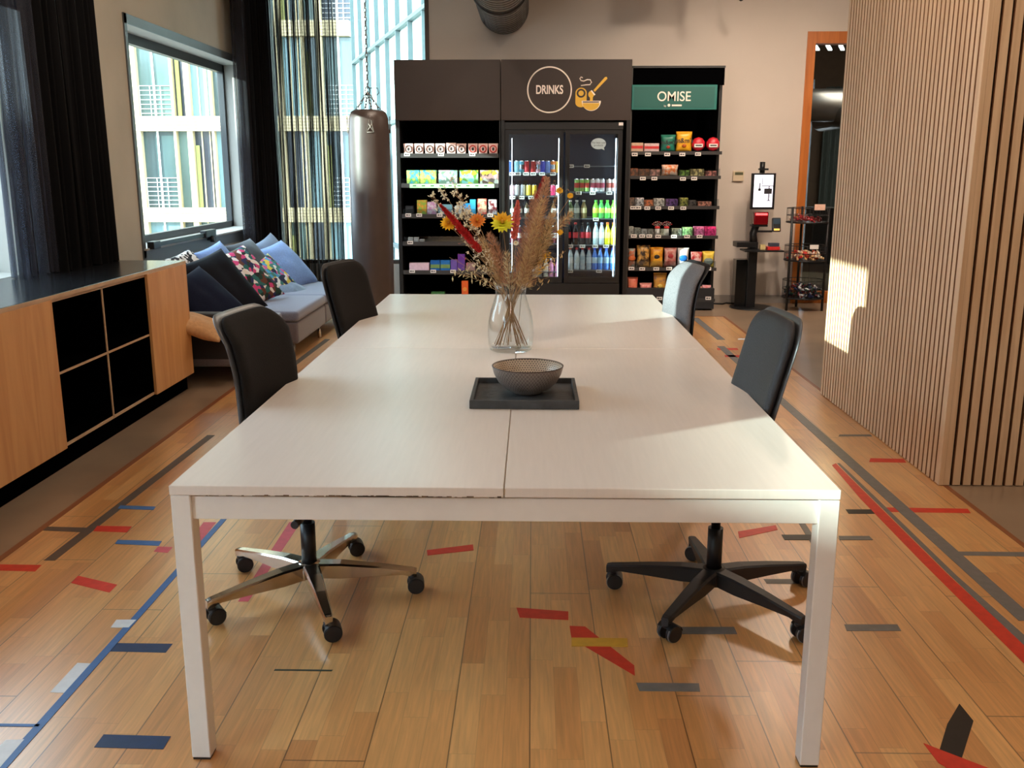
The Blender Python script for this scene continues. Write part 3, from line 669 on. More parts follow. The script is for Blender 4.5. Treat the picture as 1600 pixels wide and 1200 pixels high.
# vase with dried flowers
VX, VY = -.088, 3.885
vg, tt, b, oo = nt('vase_glass'); tt.nodes.remove(b)
_f = N(tt, 'ShaderNodeFresnel'); _ge = N(tt, 'ShaderNodeNewGeometry'); _mr = N(tt, 'ShaderNodeMapRange'); _mr.inputs[3].default_value = 1.45; _mr.inputs[4].default_value = 1/1.45; tt.links.new(_ge.outputs['Backfacing'], _mr.inputs[0]); tt.links.new(_mr.outputs[0], _f.inputs[0]); _t = N(tt, 'ShaderNodeBsdfTransparent'); _t.inputs[0].default_value = (.965, .975, .97, 1)
_g = N(tt, 'ShaderNodeBsdfGlossy'); _g.inputs['Roughness'].default_value = .01; _m = N(tt, 'ShaderNodeMixShader')
tt.links.new(_f.outputs[0], _m.inputs[0]); tt.links.new(_t.outputs[0], _m.inputs[1]); tt.links.new(_g.outputs[0], _m.inputs[2]); tt.links.new(_m.outputs[0], oo.inputs[0])
prof = [(0, 0), (.078, 0), (.088, .006), (.094, .03), (.0965, .07), (.094, .12), (.085, .165), (.071, .205), (.0625, .235), (.063, .25), (.073, .285)]
prin = [(.0705, .285), (.0605, .25), (.060, .235), (.0685, .204), (.0825, .164), (.0915, .12), (.094, .07), (.0915, .032), (.084, .016), (0, .014)]
o = MB().lathe(prof+prin, (VX, VY, TZ), seg=64).out('glass_vase', vg, origin=(VX, VY, TZ))
tag(o, 'clear glass carafe vase full of dried stems on the table', 'vase')
def dirto(px, py, dy=0.0): return P(px, py, Y=VY+dy)
def stem_to(mb, q, rad=.0013, mi=0, k=0):
    """a stem from the tip point down through the neck to the far side of the vase floor"""
    q = Vector(q); nk = Vector((VX, VY, TZ+.235)); d = Vector((q.x-VX, q.y-VY, 0)); L_ = max(d.length, .01)
    off = d/L_*min(.030, .004+L_*.11)
    rr = Vector((random.uniform(-.015, .015), random.uniform(-.03, .03), 0))
    neck = nk+off+rr*.6
    base = Vector((VX, VY, TZ+.022))-off*2.4+rr*1.6
    bb = Vector((base.x-VX, base.y-VY, 0))
    if bb.length > .07: base = Vector((VX, VY, TZ+.022))+bb.normalized()*.07
    mid = (neck+q)/2+Vector((0, 0, .01*L_*4))-d*.06
    mb.tube([base, neck, mid, q], [rad, rad, rad*.9, rad*.6], 5, mi)
    return neck, mid, q
def plume(mb, A, B, rad, n, blen, w=.0009, mi=0, taper=True, droop=.3, pointed=True):
    A = Vector(A); B = Vector(B); d = (B-A); L_ = d.length; d.normalize()
    s1 = d.cross(Vector((.3, 1, .2))).normalized(); s2 = d.cross(s1)
    for i in range(n):
        u = random.random(); prof_ = math.sin(PI*min(1, .12+u*.88)**.8)**.6 if taper else 1
        an = random.uniform(0, 2*PI); r = (s1*math.cos(an)+s2*math.sin(an))
        p = A+d*(u*L_)+r*(rad*prof_*random.uniform(.0, .6))
        dirv = (r*random.uniform(.5, 1.1)+d*random.uniform(.5, 1.2)+Vector((0, 0, -droop*random.random()))).normalized()
        q = p+dirv*blen*random.uniform(.5, 1.1)*(.4+.6*prof_)
        mb.blade(p, q, w, dirv.cross(Vector((random.random()-.5, random.random()-.5, random.random()-.5))), mi)
def petal(name, col, rough=.8, var=.2, scale=60):
    m = mat(name, col, rough, var=var, scale=scale); t_ = m.node_tree
    if 'leaf_light' in t_.nodes: return m
    b_ = t_.nodes['Principled BSDF']; o_ = t_.nodes['Material Output']; tl = N(t_, 'ShaderNodeBsdfTranslucent'); tl.name = 'leaf_light'; mx = N(t_, 'ShaderNodeMixShader'); mx.inputs[0].default_value = .45
    t_.links.new(b_.inputs['Base Color'].links[0].from_socket, tl.inputs[0]); t_.links.new(b_.outputs[0], mx.inputs[1]); t_.links.new(tl.outputs[0], mx.inputs[2]); t_.links.new(mx.outputs[0], o_.inputs[0])
    return m
STEM = mat('straw_stem', c(166, 132, 92), .7, var=.2, scale=40)
PAMP = [petal('pampas_%d' % i, cc, .85, .2, 90) for i, cc in enumerate([c(214, 170, 136), c(232, 196, 146), c(196, 148, 118), c(240, 214, 172)])]
random.seed(11)
PAMP_D = petal('pampas_shade', c(176, 128, 92), .85, .2, 90)  # darker tone mixed in on random blades
# brown pampas plumes: (tip px, base px, radius, depth, material)
PL = [((855, 278), (818, 440), .030, .00, 0, 'tallest pinkish-brown pampas plume right of centre'), ((838, 300), (806, 445), .026, .04, 2, 'reddish-brown pampas plume behind the tallest one'),
      ((866, 330), (822, 450), .024, -.05, 1, 'golden pampas plume leaning right in front'), ((765, 366), (795, 448), .020, -.03, 2, 'brown pampas plume leaning left above the vase mouth'),
      ((752, 372), (786, 446), .016, .02, 1, 'tan grass plume leaning left behind the vase mouth'), ((792, 395), (798, 455), .012, -.07, 3, 'short pale grass plume in the middle of the vase mouth'),
      ((893, 332), (836, 395), .014, .03, 1, 'thin golden grass plume pointing right to the fridge'), ((848, 312), (812, 452), .022, -.08, 1, 'wheat-coloured grass plume nearest to the camera')]
for tip, bs, r_, dy, mi, lab in PL:
    A = dirto(*bs, dy*.4); B = dirto(*tip, dy)
    t = thing('pampas_grass', lab+' in the glass vase', 'dried grass', A, group='dried stems in the vase')
    mb = MB(); stem_to(mb, A.lerp(B, .9), .0016); mb.out('stem', STEM, t)
    mb = MB(); plume(mb, A, B, r_, int(1700*(B-A).length/.4*r_/.025), .040, .0008); 
    for f in mb.bm.faces: f.material_index = 1 if random.random() < .3 else 0
    mb.out('plume', [PAMP[mi], PAMP_D], t, recalc=False)
# red plume, coral spike, dark red spike
REDM = petal('crimson_plume', c(206, 44, 42), .8, .35, 70); COR = petal('coral_petals', c(250, 140, 126), .7, .15, 60)
for nm, tip, bs, r_, dy, mt, n_, bl, lab in [('bunny_tail_grass', (688, 320), (752, 394), .014, -.06, REDM, 2600, .018, 'long crimson bunny-tail plume leaning left'),
        ('bunny_tail_grass', (850, 276), (838, 312), .006, .02, mat('dark_red_plume', c(172, 40, 44), .8), 320, .014, 'thin dark red plume tip beside the tallest pampas'),
        ('coral_flower_spike', (809, 314), (803, 374), .017, -.04, COR, 700, .016, 'coral pink flower spike standing upright')]:
    A = dirto(*bs, dy); B = dirto(*tip, dy)
    t = thing(nm, lab+' in the glass vase', 'dried flower', A, group='dried stems in the vase')
    mb = MB(); stem_to(mb, A, .0018); mb.out('stem', STEM, t)
    mb = MB(); plume(mb, A, B, r_*1.1, n_, bl, .0013 if mt is not COR else .004, droop=0); mb.out('plume', mt, t, recalc=False)
def daisy(cen, r_, nlayer, mats, t, npet=16, up=(0, -.8, .5), w=.34):
    cen = Vector(cen); up = Vector(up).normalized(); s1 = up.cross(Vector((1, .1, 0))).normalized(); s2 = up.cross(s1)
    mb = MB()
    for l in range(nlayer):
        rl = r_*(1-l*.2); lift = .1+.28*l
        for k in range(npet):
            an = 2*PI*(k+.5*l)/npet+random.uniform(-.1, .1); r = s1*math.cos(an)+s2*math.sin(an)
            sd_ = up.cross(r).normalized(); p = cen+r*r_*.1; q = cen+(r*math.cos(lift)+up*math.sin(lift))*rl
            mb.blade(p, q, r_*w*.6, sd_, 1 if (r.z > .1 and len(mats) > 1) else 0)
    mb.out('petals', mats, t, recalc=False)
    MB().lathe([(0, .3*r_), (.14*r_, .28*r_), (.2*r_, .15*r_), (.1*r_, 0), (0, -.02)], cen, 12).out('flower_center', mat('flower_eye', c(196, 140, 30), .7), t)
YF_ = petal('lemon_petals', c(232, 230, 60), .6, .1); YO = petal('golden_petals', c(248, 190, 40), .6, .1); OR = petal('orange_petals', c(244, 146, 60), .7, .15); WH = petal('cream_petals', c(250, 238, 212), .75, .1)
for cx_, cy_, rp, dy, ms, nl, lab in [(785, 348, .050, -.06, [YF_, YO], 4, 'large lemon yellow flower at the centre'), (746, 345, .036, -.03, [OR], 4, 'orange flower beside the crimson plume'),
        (701, 349, .036, -.03, [YO], 4, 'amber flower at the far left'), (874, 298, .017, .02, [YO], 2, 'small yellow flower at the upper right'), (891, 306, .015, .04, [YO], 2, 'small yellow flower furthest right'),
        (875, 363, .015, -.02, [YO], 2, 'small yellow flower lowest on the right'), (806, 380, .013, -.04, [WH], 2, 'small white flower below the coral spike')]:
    q = dirto(cx_, cy_, dy)
    t = thing('dried_flower', lab+' of the bouquet in the glass vase', 'dried flower', q, group='dried stems in the vase')
    mb = MB(); stem_to(mb, q+Vector((0, .008, -.006)), .0014); mb.out('stem', STEM, t)
    daisy(q, rp, nl, ms, t)
# cream blossom sprays, oat sprays, foliage, buds
def spray(nm, tips, lab, mt, size, n, dy=0, shape='bloss'):
    q0 = dirto(*tips[0], dy)
    t = thing(nm, lab+' in the glass vase', 'dried flower', q0, group='dried stems in the vase')
    st = MB(); hd = MB()
    for tp in tips:
        q = dirto(tp[0], tp[1], dy+random.uniform(-.03, .03)); nk, md, q = stem_to(st, q, .0009)
        for i in range(n):
            u = random.uniform(.25, 1); p = md.lerp(q, u)+Vector([random.gauss(0, .011) for _ in range(3)])
            st.tube([md.lerp(q, max(0, u-.12)), p], [.0005, .0004], 4)
            if shape == 'bloss':
                for k in range(5):
                    d_ = Vector([random.gauss(0, 1) for _ in range(3)]).normalized(); hd.blade(p, p+d_*size, size*.32, d_.cross(Vector((.3, .5, .8))))
            else:
                d_ = (Vector((random.gauss(0, .5), random.gauss(0, .5), -1+random.random()))).normalized(); hd.blade(p, p+d_*size*1.6, size*.22, Vector((1, .3, 0))); hd.blade(p, p+d_*size*1.5, size*.22, Vector((.2, 1, 0)))
    st.out('stem', STEM, t); hd.out('blossoms', mt, t, recalc=False)
spray('statice_spray', [(672, 304), (688, 296), (716, 318)], 'cream blossom spray reaching furthest left', WH, .013, 16, .03)
spray('statice_spray', [(706, 282), (712, 300), (722, 330)], 'cream blossom spray standing highest on the left', WH, .013, 16, .05)
spray('statice_spray', [(728, 372), (736, 400), (760, 390)], 'cream blossom spray low on the left', WH, .009, 22, -.02)
spray('oat_grass', [(704, 424), (722, 418), (738, 428), (752, 434)], 'oat grass drooping left over the vase mouth', PAMP[3], .015, 9, -.03, 'oat')
spray('oat_grass', [(735, 405), (748, 412)], 'oat grass behind the drooping one on the left', PAMP[3], .013, 10, .02, 'oat')
spray('oat_grass', [(884, 392), (872, 400), (860, 432)], 'oat grass drooping right over the vase mouth', PAMP[1], .013, 10, .0, 'oat')
spray('oat_grass', [(868, 285), (860, 292), (880, 290)], 'oat grass at the top right', PAMP[0], .009, 12, .03, 'oat')
spray('pink_bud_stem', [(718, 371), (716, 396), (702, 402)], 'curved stem with pink buds on the left', mat('pink_buds', c(226, 90, 120), .6), .009, 2, -.04, 'oat')
for tip, bs, lab in [((862, 352), (838, 400), 'dark green foliage leaning right'), ((852, 385), (828, 420), 'olive foliage low on the right')]:
    A = dirto(*bs, .01); B = dirto(*tip, .03)
    t = thing('green_foliage', lab+' in the glass vase', 'dried foliage', A, group='dried stems in the vase')
    mb = MB(); stem_to(mb, A, .0014); mb.out('stem', STEM, t)
    mb = MB(); plume(mb, A, B, .03, 420, .035, .0016); mb.out('leaves', mat('olive_leaves', c(92, 88, 50), .7, var=.3, scale=40), t, recalc=False)
A = dirto(838, 430, -.02); B = dirto(858, 395, -.03)
t = thing('golden_thistle', 'golden spiky thistle low on the right in the glass vase', 'dried flower', A, group='dried stems in the vase')
mb = MB(); stem_to(mb, A, .0014); mb.out('stem', STEM, t)
mb = MB(); plume(mb, A, B, .02, 160, .03, .0009); mb.out('spikes', YO, t, recalc=False)
# ================================================================== OFFICE CHAIRS
def superpad(w, h, th, r, fn, nu=18, nv=24):
    """rounded-rectangle slab mapped by fn(a, b, s): a across, b up, s=-1/1 side"""
    mb = MB()
    def rr(u, v):
        x = (u-.5)*2; y = (v-.5)*2
        # squircle mapping keeps rounded corners
        e = r; lx, ly = w/2-e, h/2-e
        # distribute
        X, Y = x*w/2, y*h/2
        cx_, cy_ = max(-lx, min(lx, X)), max(-ly, min(ly, Y)); dx_, dy_ = X-cx_, Y-cy_
        if dx_ and dy_:
            k = max(abs(dx_), abs(dy_))/math.hypot(dx_, dy_); dx_ *= k; dy_ *= k
        return cx_+dx_, cy_+dy_
    def side(s):
        def f(u, v):
            X, Y = rr(u, v); ed = min(1, 4.0*min(u, 1-u, v, 1-v)*2.2); return fn(X, Y, s*th/2*(.25+.75*math.sqrt(max(0, 1-(1-ed)**2))))
        return f
    mb.grid(side(1), nu, nv); mb.grid(side(-1), nu, nv)
    bmesh.ops.remove_doubles(mb.bm, verts=mb.bm.verts, dist=1e-6)
    # bridge rim
    be = [e for e in mb.bm.edges if e.is_boundary]
    try: bmesh.ops.bridge_loops(mb.bm, edges=be)
    except Exception: pass
    for f in mb.bm.faces: f.smooth = True
    return mb
CH = {}
def chair_meshes(style):
    """local frame: chair faces +x, hub on the origin"""
    if style == 'c': lean = lambda z: -.135-.26*(z-.62)
    else: lean = lambda z: -.16-.05*(z-.55)-.30*max(0, z-.80)**1.5*1.2 - {'a': .6, 'far': .3, 'b': .3, 'c': 0}[style]*max(0, z-.93)**1.15
    zc_, hh, ww = .76, .50, .42
    def bf(off, grow=0):
        def f(a, b, s):
            z = zc_+b; x = lean(z)+s+off+.018*(abs(a)/.21)**2
            return (x, a, z)
        return f
    seat = superpad(.46, .46, .07, .09, lambda a, b, s: (.06+b, a, .475+s-.02*(b/.23)**2*(1 if b > 0 else 0)))
    back = superpad(ww, hh, .034, .085, bf(0))
    shell = superpad(ww+.024, hh+.02, .014, .09, bf(-.022))
    return seat, back, shell
def office_chair(hub, brot, srot, base_m, back_m, shell_m, label, style='a', dz=0, xoff=0):
    AL = .362
    t = thing('office_chair', label, 'chair', (hub[0], hub[1], 0), 0, 'office chairs at the table')
    o_ = T(_loc=Vector((0, 0, 0)), _rot=0, _id=t['_id'])
    R = Matrix.Rotation(srot, 4, 'Z')
    seat, back, shell = chair_meshes(style)
    def xf(mb, dx_=0): bmesh.ops.transform(mb.bm, matrix=R @ Matrix.Translation((xoff+dx_, 0, dz)), verts=mb.bm.verts); return mb
    xf(seat).out('seat', back_m, o_, local=True)
    bo = xf(back).out('backrest', back_m, o_, local=True)
    xf(shell).out('back_shell', shell_m, o_, local=True)
    mb = MB(); mb.tube([(-.04, 0, .42), (-.16, 0, .41), (-.215, 0, .46), (-.205, 0, .60), (-.19, 0, .72)], [.022, .022, .02, .018, .014], 10); xf(mb).out('back_bracket', M['plastic'], o_, local=True)
    mb = MB(); mb.box(-.12, .12, -.09, .09, .385, .435, bev=.012).box(-.02, .1, .1, .14, .40, .42, bev=.005); xf(mb).out('tilt_mechanism', M['plastic'], o_, local=True)
    mb = MB(); mb.tube([(.02, -.09, .40), (.02, -.2, .385), (.03, -.24, .38)], .008, 8).cyl((.03, -.235, .38), (.03, -.29, .375), .013); xf(mb).out('lever', M['plastic'], o_, local=True)
    MB().cyl((0, 0, .11), (0, 0, .27), .026).cyl((0, 0, .27), (0, 0, .40), .016).cyl((0, 0, .06), (0, 0, .11), .02).out('gas_lift', M['plastic'], o_, local=True)
    hb = MB(); hb.lathe([(.028, .125), (.045, .12), (.05, .105), (.046, .07), (.036, .062), (0, .062)], seg=28); hb.lathe([(.028, .125), (.028, .09)], seg=28); hb.out('base_hub', base_m, o_, local=True)
    for k in range(5):
        an = brot+k*2*PI/5; Rk = Matrix.Rotation(an, 4, 'Z')
        mb = MB()
        # arm: tapering box section, high at the hub, dropping to the caster
        secs = [(.03, .030, .122, .068), (.10, .027, .120, .064), (.20, .022, .108, .068), (.29, .018, .094, .070), (.318, .016, .090, .062), (.332, .013, .086, .058)]
        rings = []
        for x, hw, zt, zb in secs:
            x = .03+(x-.03)*(AL-.03)/(.318-.03)
            pts = [(x, -hw*.75, zt), (x, hw*.75, zt), (x, hw, zt-.006), (x, hw*.8, zb), (x, -hw*.8, zb), (x, -hw, zt-.006)]
            rings.append([mb.bm.verts.new(p) for p in pts])
        for i in range(len(rings)-1):
            for j in range(6): mb.bm.faces.new((rings[i][j], rings[i][(j+1) % 6], rings[i+1][(j+1) % 6], rings[i+1][j]))
        mb.bm.faces.new(rings[0]); mb.bm.faces.new(rings[-1])
        mb.cyl((AL, 0, .088), (AL, 0, .048), .0125, seg=14)
        bmesh.ops.transform(mb.bm, matrix=Rk, verts=mb.bm.verts); arm = mb.out('base_arm', base_m, o_, local=True)
        cs = MB(); sw = -an+random.uniform(-.7, .7)
        for s in (-1, 1):
            cs.cyl((.012, s*.012, .029), (.012, s*.030, .029), .029, .027, seg=24, mi=0)
            cs.cyl((.012, s*.0225, .029), (.012, s*.0245, .029), .0297, seg=24, mi=1)
        # hood
        cs.grid(lambda u, v: (.012+.031*math.cos(PI*(.05+.75*u)), -.03+.06*v, .029+.031*math.sin(PI*(.05+.75*u))), 10, 2, 2)
        cs.cyl((0, 0, .05), (0, 0, .062), .014, seg=12, mi=2)
        bmesh.ops.transform(cs.bm, matrix=Rk @ Matrix.Translation((AL, 0, 0)) @ Matrix.Rotation(sw, 4, 'Z'), verts=cs.bm.verts)
        cs.out('caster', [M['caster'], M['ring'] if base_m is not M['chrome'] else M['plasticg'], M['plastic']], o_, local=True)
    return t
shl = mat('grey_chair_rim', c(96, 98, 102), .35, .3, var=.05)
random.seed(5)
office_chair((-.785, 3.10), math.radians(4), math.radians(-9), M['chrome'], M['fabric_b'], shl, 'black-backed office chair with polished aluminium base, near left of the table', xoff=0.05)
office_chair((.64, 3.08), math.radians(20), math.radians(184), M['plasticg'], M['fabric_d'], shl, 'dark grey office chair with black five-arm base, near right of the table', 'c', xoff=.055)
office_chair((-.74, 4.62), math.radians(30), math.radians(-16), M['chrome'], M['fabric_b'], M['plasticg'], 'black office chair at the far left of the table by the sofa', 'c', .015, xoff=.015)
office_chair((.62, 4.80), math.radians(40), math.radians(190), M['plasticg'], mat('sunlit_grey_mesh', c(104, 104, 108), .8, var=.35, scale=220, bump=.1), M['plastic'], 'office chair with sun-speckled grey mesh at the far right of the table', 'a', xoff=.03)  # sun on the mesh is painted in as a lighter, speckled grey

# ================================================================== SIDEBOARD
SX0, SX1, SY0, SY1 = -2.97, -2.35, 2.55, 6.30
t = thing('sideboard', 'long oak and black sideboard under the left windows', 'sideboard', ((SX0+SX1)/2, (SY0+SY1)/2, 0))
MB().box(SX0, SX1-.03, SY0, SY1-.0, 0, .115).out('plinth', M['blackdeep'], t)
MB().box(SX0, SX1+.014, SY0, SY1+.015, .862, .884, bev=.0015, seg=1).out('worktop', mat('black_worktop', c(22, 23, 26), .22, var=.2, scale=4), t)
MB().box(SX1+.0145, SX1+.0165, SY0, SY1+.015, .862, .882).out('worktop_edge', M['edge'], t)
# carcass with open cubes
m_ = MB(); Y0, Y1 = 4.5, 5.655; zb, zt, e_ = .118, .860, .011
m_.box(SX0, SX0+.01, SY0, SY1, .116, .861, 1)
m_.box(SX0, SX1-.001, SY1-.012, SY1, .116, .861, 1)
for y in (SY0, 3.2, 3.85, Y0-.012, Y1): m_.box(SX0, SX1-.002, y, y+.012, .116, .861, 1)
m_.box(SX0, SX1-.002, SY0, SY1, .116, .122, 1).box(SX0, SX1-.002, SY0, SY1, .852, .861, 1)
m_.out('carcass', [M['black'], M['blackdeep']], t)
for a, b2, kk in ((Y0, Y1, 0),):
    ym = (a+b2)/2; zm = (zb+zt)/2
    MB().box(SX0+.02, SX1-.004, ym-e_*.5, ym+e_*.5, zb, zt).out('divider', M['blackdeep'], t)
    MB().box(SX0+.02, SX1-.004, a, b2, zm-e_*.5, zm+e_*.5).out('shelf', M['blackdeep'], t)
    m_ = MB(); x0, x1 = SX1-.0045, SX1+.002
    m_.box(x0, x1, a, b2, zb-.004, zb+e_).box(x0, x1, a, b2, zt-e_-.004, zt).box(x0, x1, a, b2, zm-e_/2, zm+e_/2).box(x0, x1, ym-e_/2, ym+e_/2, zb, zt)
    m_.out('edge_band', M['edge'], t)
for a, b2 in ((SY0, 3.198), (3.204, 3.85), (3.856, Y0-.002), (Y1+.004, SY1+.012)):
    MB().box(SX1, SX1+.018, a, b2, .112, .861, bev=.001, seg=1).out('door', M['oak'], t)

# ================================================================== SOFA
t = thing('sofa', 'low grey modular sofa along the left wall behind the sideboard', 'sofa', (-2.4, 8, 0))
FX = -1.86
MB().box(-2.96, -1.98, 6.46, 7.34, .12, .31, bev=.03, seg=4).out('base_module', M['sofa'], t)
MB().box(-2.96, FX, 7.36, 8.38, .12, .30, bev=.03, seg=4).out('base_module', M['sofa'], t)
MB().box(-2.96, FX, 8.40, 9.42, .12, .30, bev=.03, seg=4).out('base_module', M['sofa'], t)
MB().box(-2.94, -1.97, 6.47, 7.34, .31, .385, bev=.035, seg=4).out('seat_cushion', M['sofatop'], t)
MB().box(-2.94, FX+.01, 7.35, 8.38, .30, .385, bev=.035, seg=4).out('seat_cushion', M['sofatop'], t)
MB().box(-2.94, FX+.01, 8.39, 9.43, .30, .385, bev=.035, seg=4).out('seat_cushion', M['sofatop'], t)
MB().box(-2.96, -2.72, 6.5, 9.42, .385, .66, bev=.05, seg=4).out('back_cushion', M['sofatop'], t)
MB().box(-2.94, -1.99, 6.455, 6.60, .16, .50, bev=.04, seg=4).out('armrest', mat('dark_sofa_side', c(38, 34, 34), .9, sheen=.2), t)
for x, y in ((-1.92, 7.42), (-1.92, 7.31-.0), (-1.92, 8.36), (-1.92, 9.36), (-2.9, 6.52), (-2.9, 9.36), (-2.06, 6.54)):
    if y == 7.31: x, y = -2.02, 7.28
    MB().cyl((x, y, 0), (x, y, .125), .014).out('leg', M['chrome'], t)
def cushion(name, label, mat_, cen, w, h, th, nrm, roll=0, trim=None, seed=0):
    t_ = thing(name, label, 'cushion', cen, group='cushions on the sofa')
    nrm = Vector(nrm).normalized(); ax = (Vector((0, 1, 0))-nrm*nrm.y).normalized(); ay = nrm.cross(ax)
    q = Matrix(((ax.x, ay.x, nrm.x), (ax.y, ay.y, nrm.y), (ax.z, ay.z, nrm.z))).to_4x4() @ Matrix.Rotation(roll, 4, 'Z')
    mb = MB()
    def side(s):
        def f(u, v):
            x, y = (u-.5)*2, (v-.5)*2
            ed = (1-abs(x)**2.4)*(1-abs(y)**2.4); z = s*th/2*max(0, ed)**.5
            pin = 1-.10*(1-abs(abs(x)-abs(y)))*0 - .07*((1-x*x)*(y*y) + 0)*1.0
            pin2 = 1-.07*((1-y*y)*(x*x))
            z += .012*noise.noise(Vector((x*2.2, y*2.2, seed+s)))*ed
            return (x*w/2*pin2, y*h/2*pin, z)
        return f
    mb.grid(side(1), 22, 22); mb.grid(side(-1), 22, 22); bmesh.ops.remove_doubles(mb.bm, verts=mb.bm.verts, dist=1e-4)
    bmesh.ops.transform(mb.bm, matrix=q, verts=mb.bm.verts)
    mb.out('cushion_cover', mat_, t_, local=True)
    if trim:
        pts = []
        for k in range(25):
            v = k/24; x, y = -1, (v-.5)*2; pts.append(q @ Vector((-w/2*(1-.07*(1-y*y)), y*h/2, 0)))
        MB().tube(pts, .013, 8).out('cushion_trim', trim, t_, local=True)
    return t_
denim = mat('light_blue_denim', c(112, 142, 196), .85, var=.15, scale=60, bump=.1, sheen=.2)
gblue = mat('grey_blue_cotton', c(108, 124, 146), .85, var=.12, scale=60, bump=.1, sheen=.2)
dgrey = mat('charcoal_cotton', c(52, 56, 64), .85, var=.12, scale=60, sheen=.2)
navy = mat('navy_velvet', c(8, 10, 22), .8, var=.4, scale=9, spec=.2)
navyd = mat('navy_denim', c(18, 24, 46), .9, var=.15, scale=60, spec=.2)
tan = mat('tan_linen', c(196, 152, 106), .85, var=.12, scale=50, bump=.1)
floral = pattern('floral_print', [c(232, 224, 226), c(18, 16, 18), c(28, 96, 92), c(96, 48, 30), c(206, 60, 120), c(226, 214, 206), c(30, 34, 80), c(16, 50, 34)], 24, .8)
floral2 = pattern('bright_print', [c(70, 150, 190), c(26, 30, 60), c(216, 190, 70), c(200, 90, 150), c(60, 120, 110), c(220, 220, 214)], 26, .8)
stripe = pattern('striped_print', [c(230, 230, 230), c(20, 20, 28)], 40, .8)
def cp(px, py, X): return P(px, py, X=X)
cushion('sofa_cushion', 'light blue denim cushion furthest right on the sofa', denim, cp(444, 418, -2.42), .60, .56, .20, (.66, -.30, .66), -.12, seed=1)
cushion('sofa_cushion', 'blue-grey cushion standing behind the light blue one', gblue, cp(430, 403, -2.60), .46, .46, .16, (.8, -.25, .5), .1, seed=2)
cushion('sofa_cushion', 'charcoal cushion peeking between the print and denim cushions', dgrey, cp(392, 410, -2.60), .50, .46, .16, (.75, -.25, .6), -.1, seed=3)
cushion('sofa_cushion', 'bright patterned cushion with yellow tassel trim', floral2, cp(427, 436, -2.40), .42, .50, .13, (.64, -.36, .66), -.12, trim=mat('yellow_trim', c(226, 196, 50), .8), seed=4)
cushion('sofa_cushion', 'small grey cushion lying flat in front of the prints', gblue, cp(448, 456, -2.28), .40, .40, .15, (.40, -.25, .85), .05, seed=5)
cushion('sofa_cushion', 'white floral print cushion with coral trim', floral, cp(384, 433, -2.44), .50, .56, .14, (.66, -.42, .62), -.14, trim=mat('coral_trim', c(226, 84, 96), .8), seed=6)
cushion('sofa_cushion', 'plain blue cushion behind the floral print one', denim, cp(345, 416, -2.66), .44, .40, .14, (.75, -.3, .55), 0, seed=7)
cushion('sofa_cushion', 'dark navy velvet cushion with sharp upper corner', navy, cp(347, 448, -2.44), .52, .60, .17, (.64, -.46, .62), -.16, seed=8)
cushion('sofa_cushion', 'rumpled navy denim cushion next to the sideboard', navyd, cp(320, 470, -2.42), .48, .52, .17, (.58, -.42, .70), -.1, seed=9)
cushion('sofa_cushion', 'striped black and white cushion behind the navy cushions', stripe, cp(298, 424, -2.70), .34, .34, .12, (.75, -.3, .55), .0, seed=10)
cushion('sofa_cushion', 'tan linen cushion lowest beside the sideboard', tan, cp(314, 510, -2.28), .30, .36, .11, (.34, -.15, .92), .05, seed=11)
# ================================================================== PUNCHING BAG
BX, BY, BR = -1.455, 8.62, .185
t = thing('punching_bag', 'tall brown leather punching bag hanging on a chain by the corner window', 'punching bag', (BX, BY, .2))
prof = [(0, .2), (.15, .2), (.18, .23), (BR, .3), (BR+.002, .9), (BR, 1.4), (BR-.004, 1.8), (BR-.012, 1.92), (BR-.03, 1.975), (BR-.06, 1.995), (0, 1.975)]
MB().lathe(prof, (BX, BY, 0), 48).out('bag_body', M['leather'], t)
m_ = MB(); m_.grid(lambda u, v: (BX+(BR+.002)*math.sin((u-.5)*.02), BY, 1+v*.0), 1, 1)
m_ = MB()
for s in (0, 1, 2, 3):
    an = PI/4+s*PI/2-.55
    pts = []
    for ea, ez in ((-.16, 1.80), (.16, 1.80), (0, 1.94)):
        pts.append((BX+(BR+.003)*math.cos(an+ea), BY+(BR+.003)*math.sin(an+ea), ez))
    m_.tube(pts+[pts[0]], .004, 6)
    m_.tube([pts[0], tuple((Vector(pts[1])+Vector(pts[2]))/2)], .003, 6); m_.tube([pts[1], tuple((Vector(pts[0])+Vector(pts[2]))/2)], .003, 6)
m_.out('strap_stitching', mat('pale_thread', c(150, 140, 132), .7), t)
m_ = MB()
def chain(mb, A, B, n, r=.009, rr=.0035):
    A, B = Vector(A), Vector(B); d = (B-A)/n; dn = d.normalized(); s1 = dn.cross(Vector((.2, 1, .1))).normalized(); s2 = dn.cross(s1)
    for i in range(n):
        cen = A+d*(i+.5); s = s1 if i % 2 else s2; L_ = d.length*.72
        mb.tube([cen+dn*(L_*math.cos(a_))+s*(r*math.sin(a_)) for a_ in [k*2*PI/10 for k in range(11)]], rr, 6)
hook = Vector((BX, BY, 2.15))
for s in range(4):
    an = PI/4+s*PI/2-.35; chain(m_, (BX+.125*math.cos(an), BY+.125*math.sin(an), 1.97), hook, 7)
m_.out('bag_chain', M['steel'], t)
m_ = MB(); chain(m_, hook+Vector((0, 0, .03)), (BX, BY, CEIL-.02), 46, .010, .0035); m_.out('hanging_chain', M['steel'], t)
m_ = MB(); m_.tube([hook+Vector((.0+.02*math.cos(a_), 0, .01+.035*math.sin(a_))) for a_ in [k*2*PI/12 for k in range(13)]], .005, 6)
m_.tube([hook+Vector((.01, 0, .03)), hook+Vector((.09, 0, .03)), hook+Vector((.10, 0, -.01)), hook+Vector((.08, 0, -.03))], .004, 6); m_.out('carabiner', M['blackm'], t)
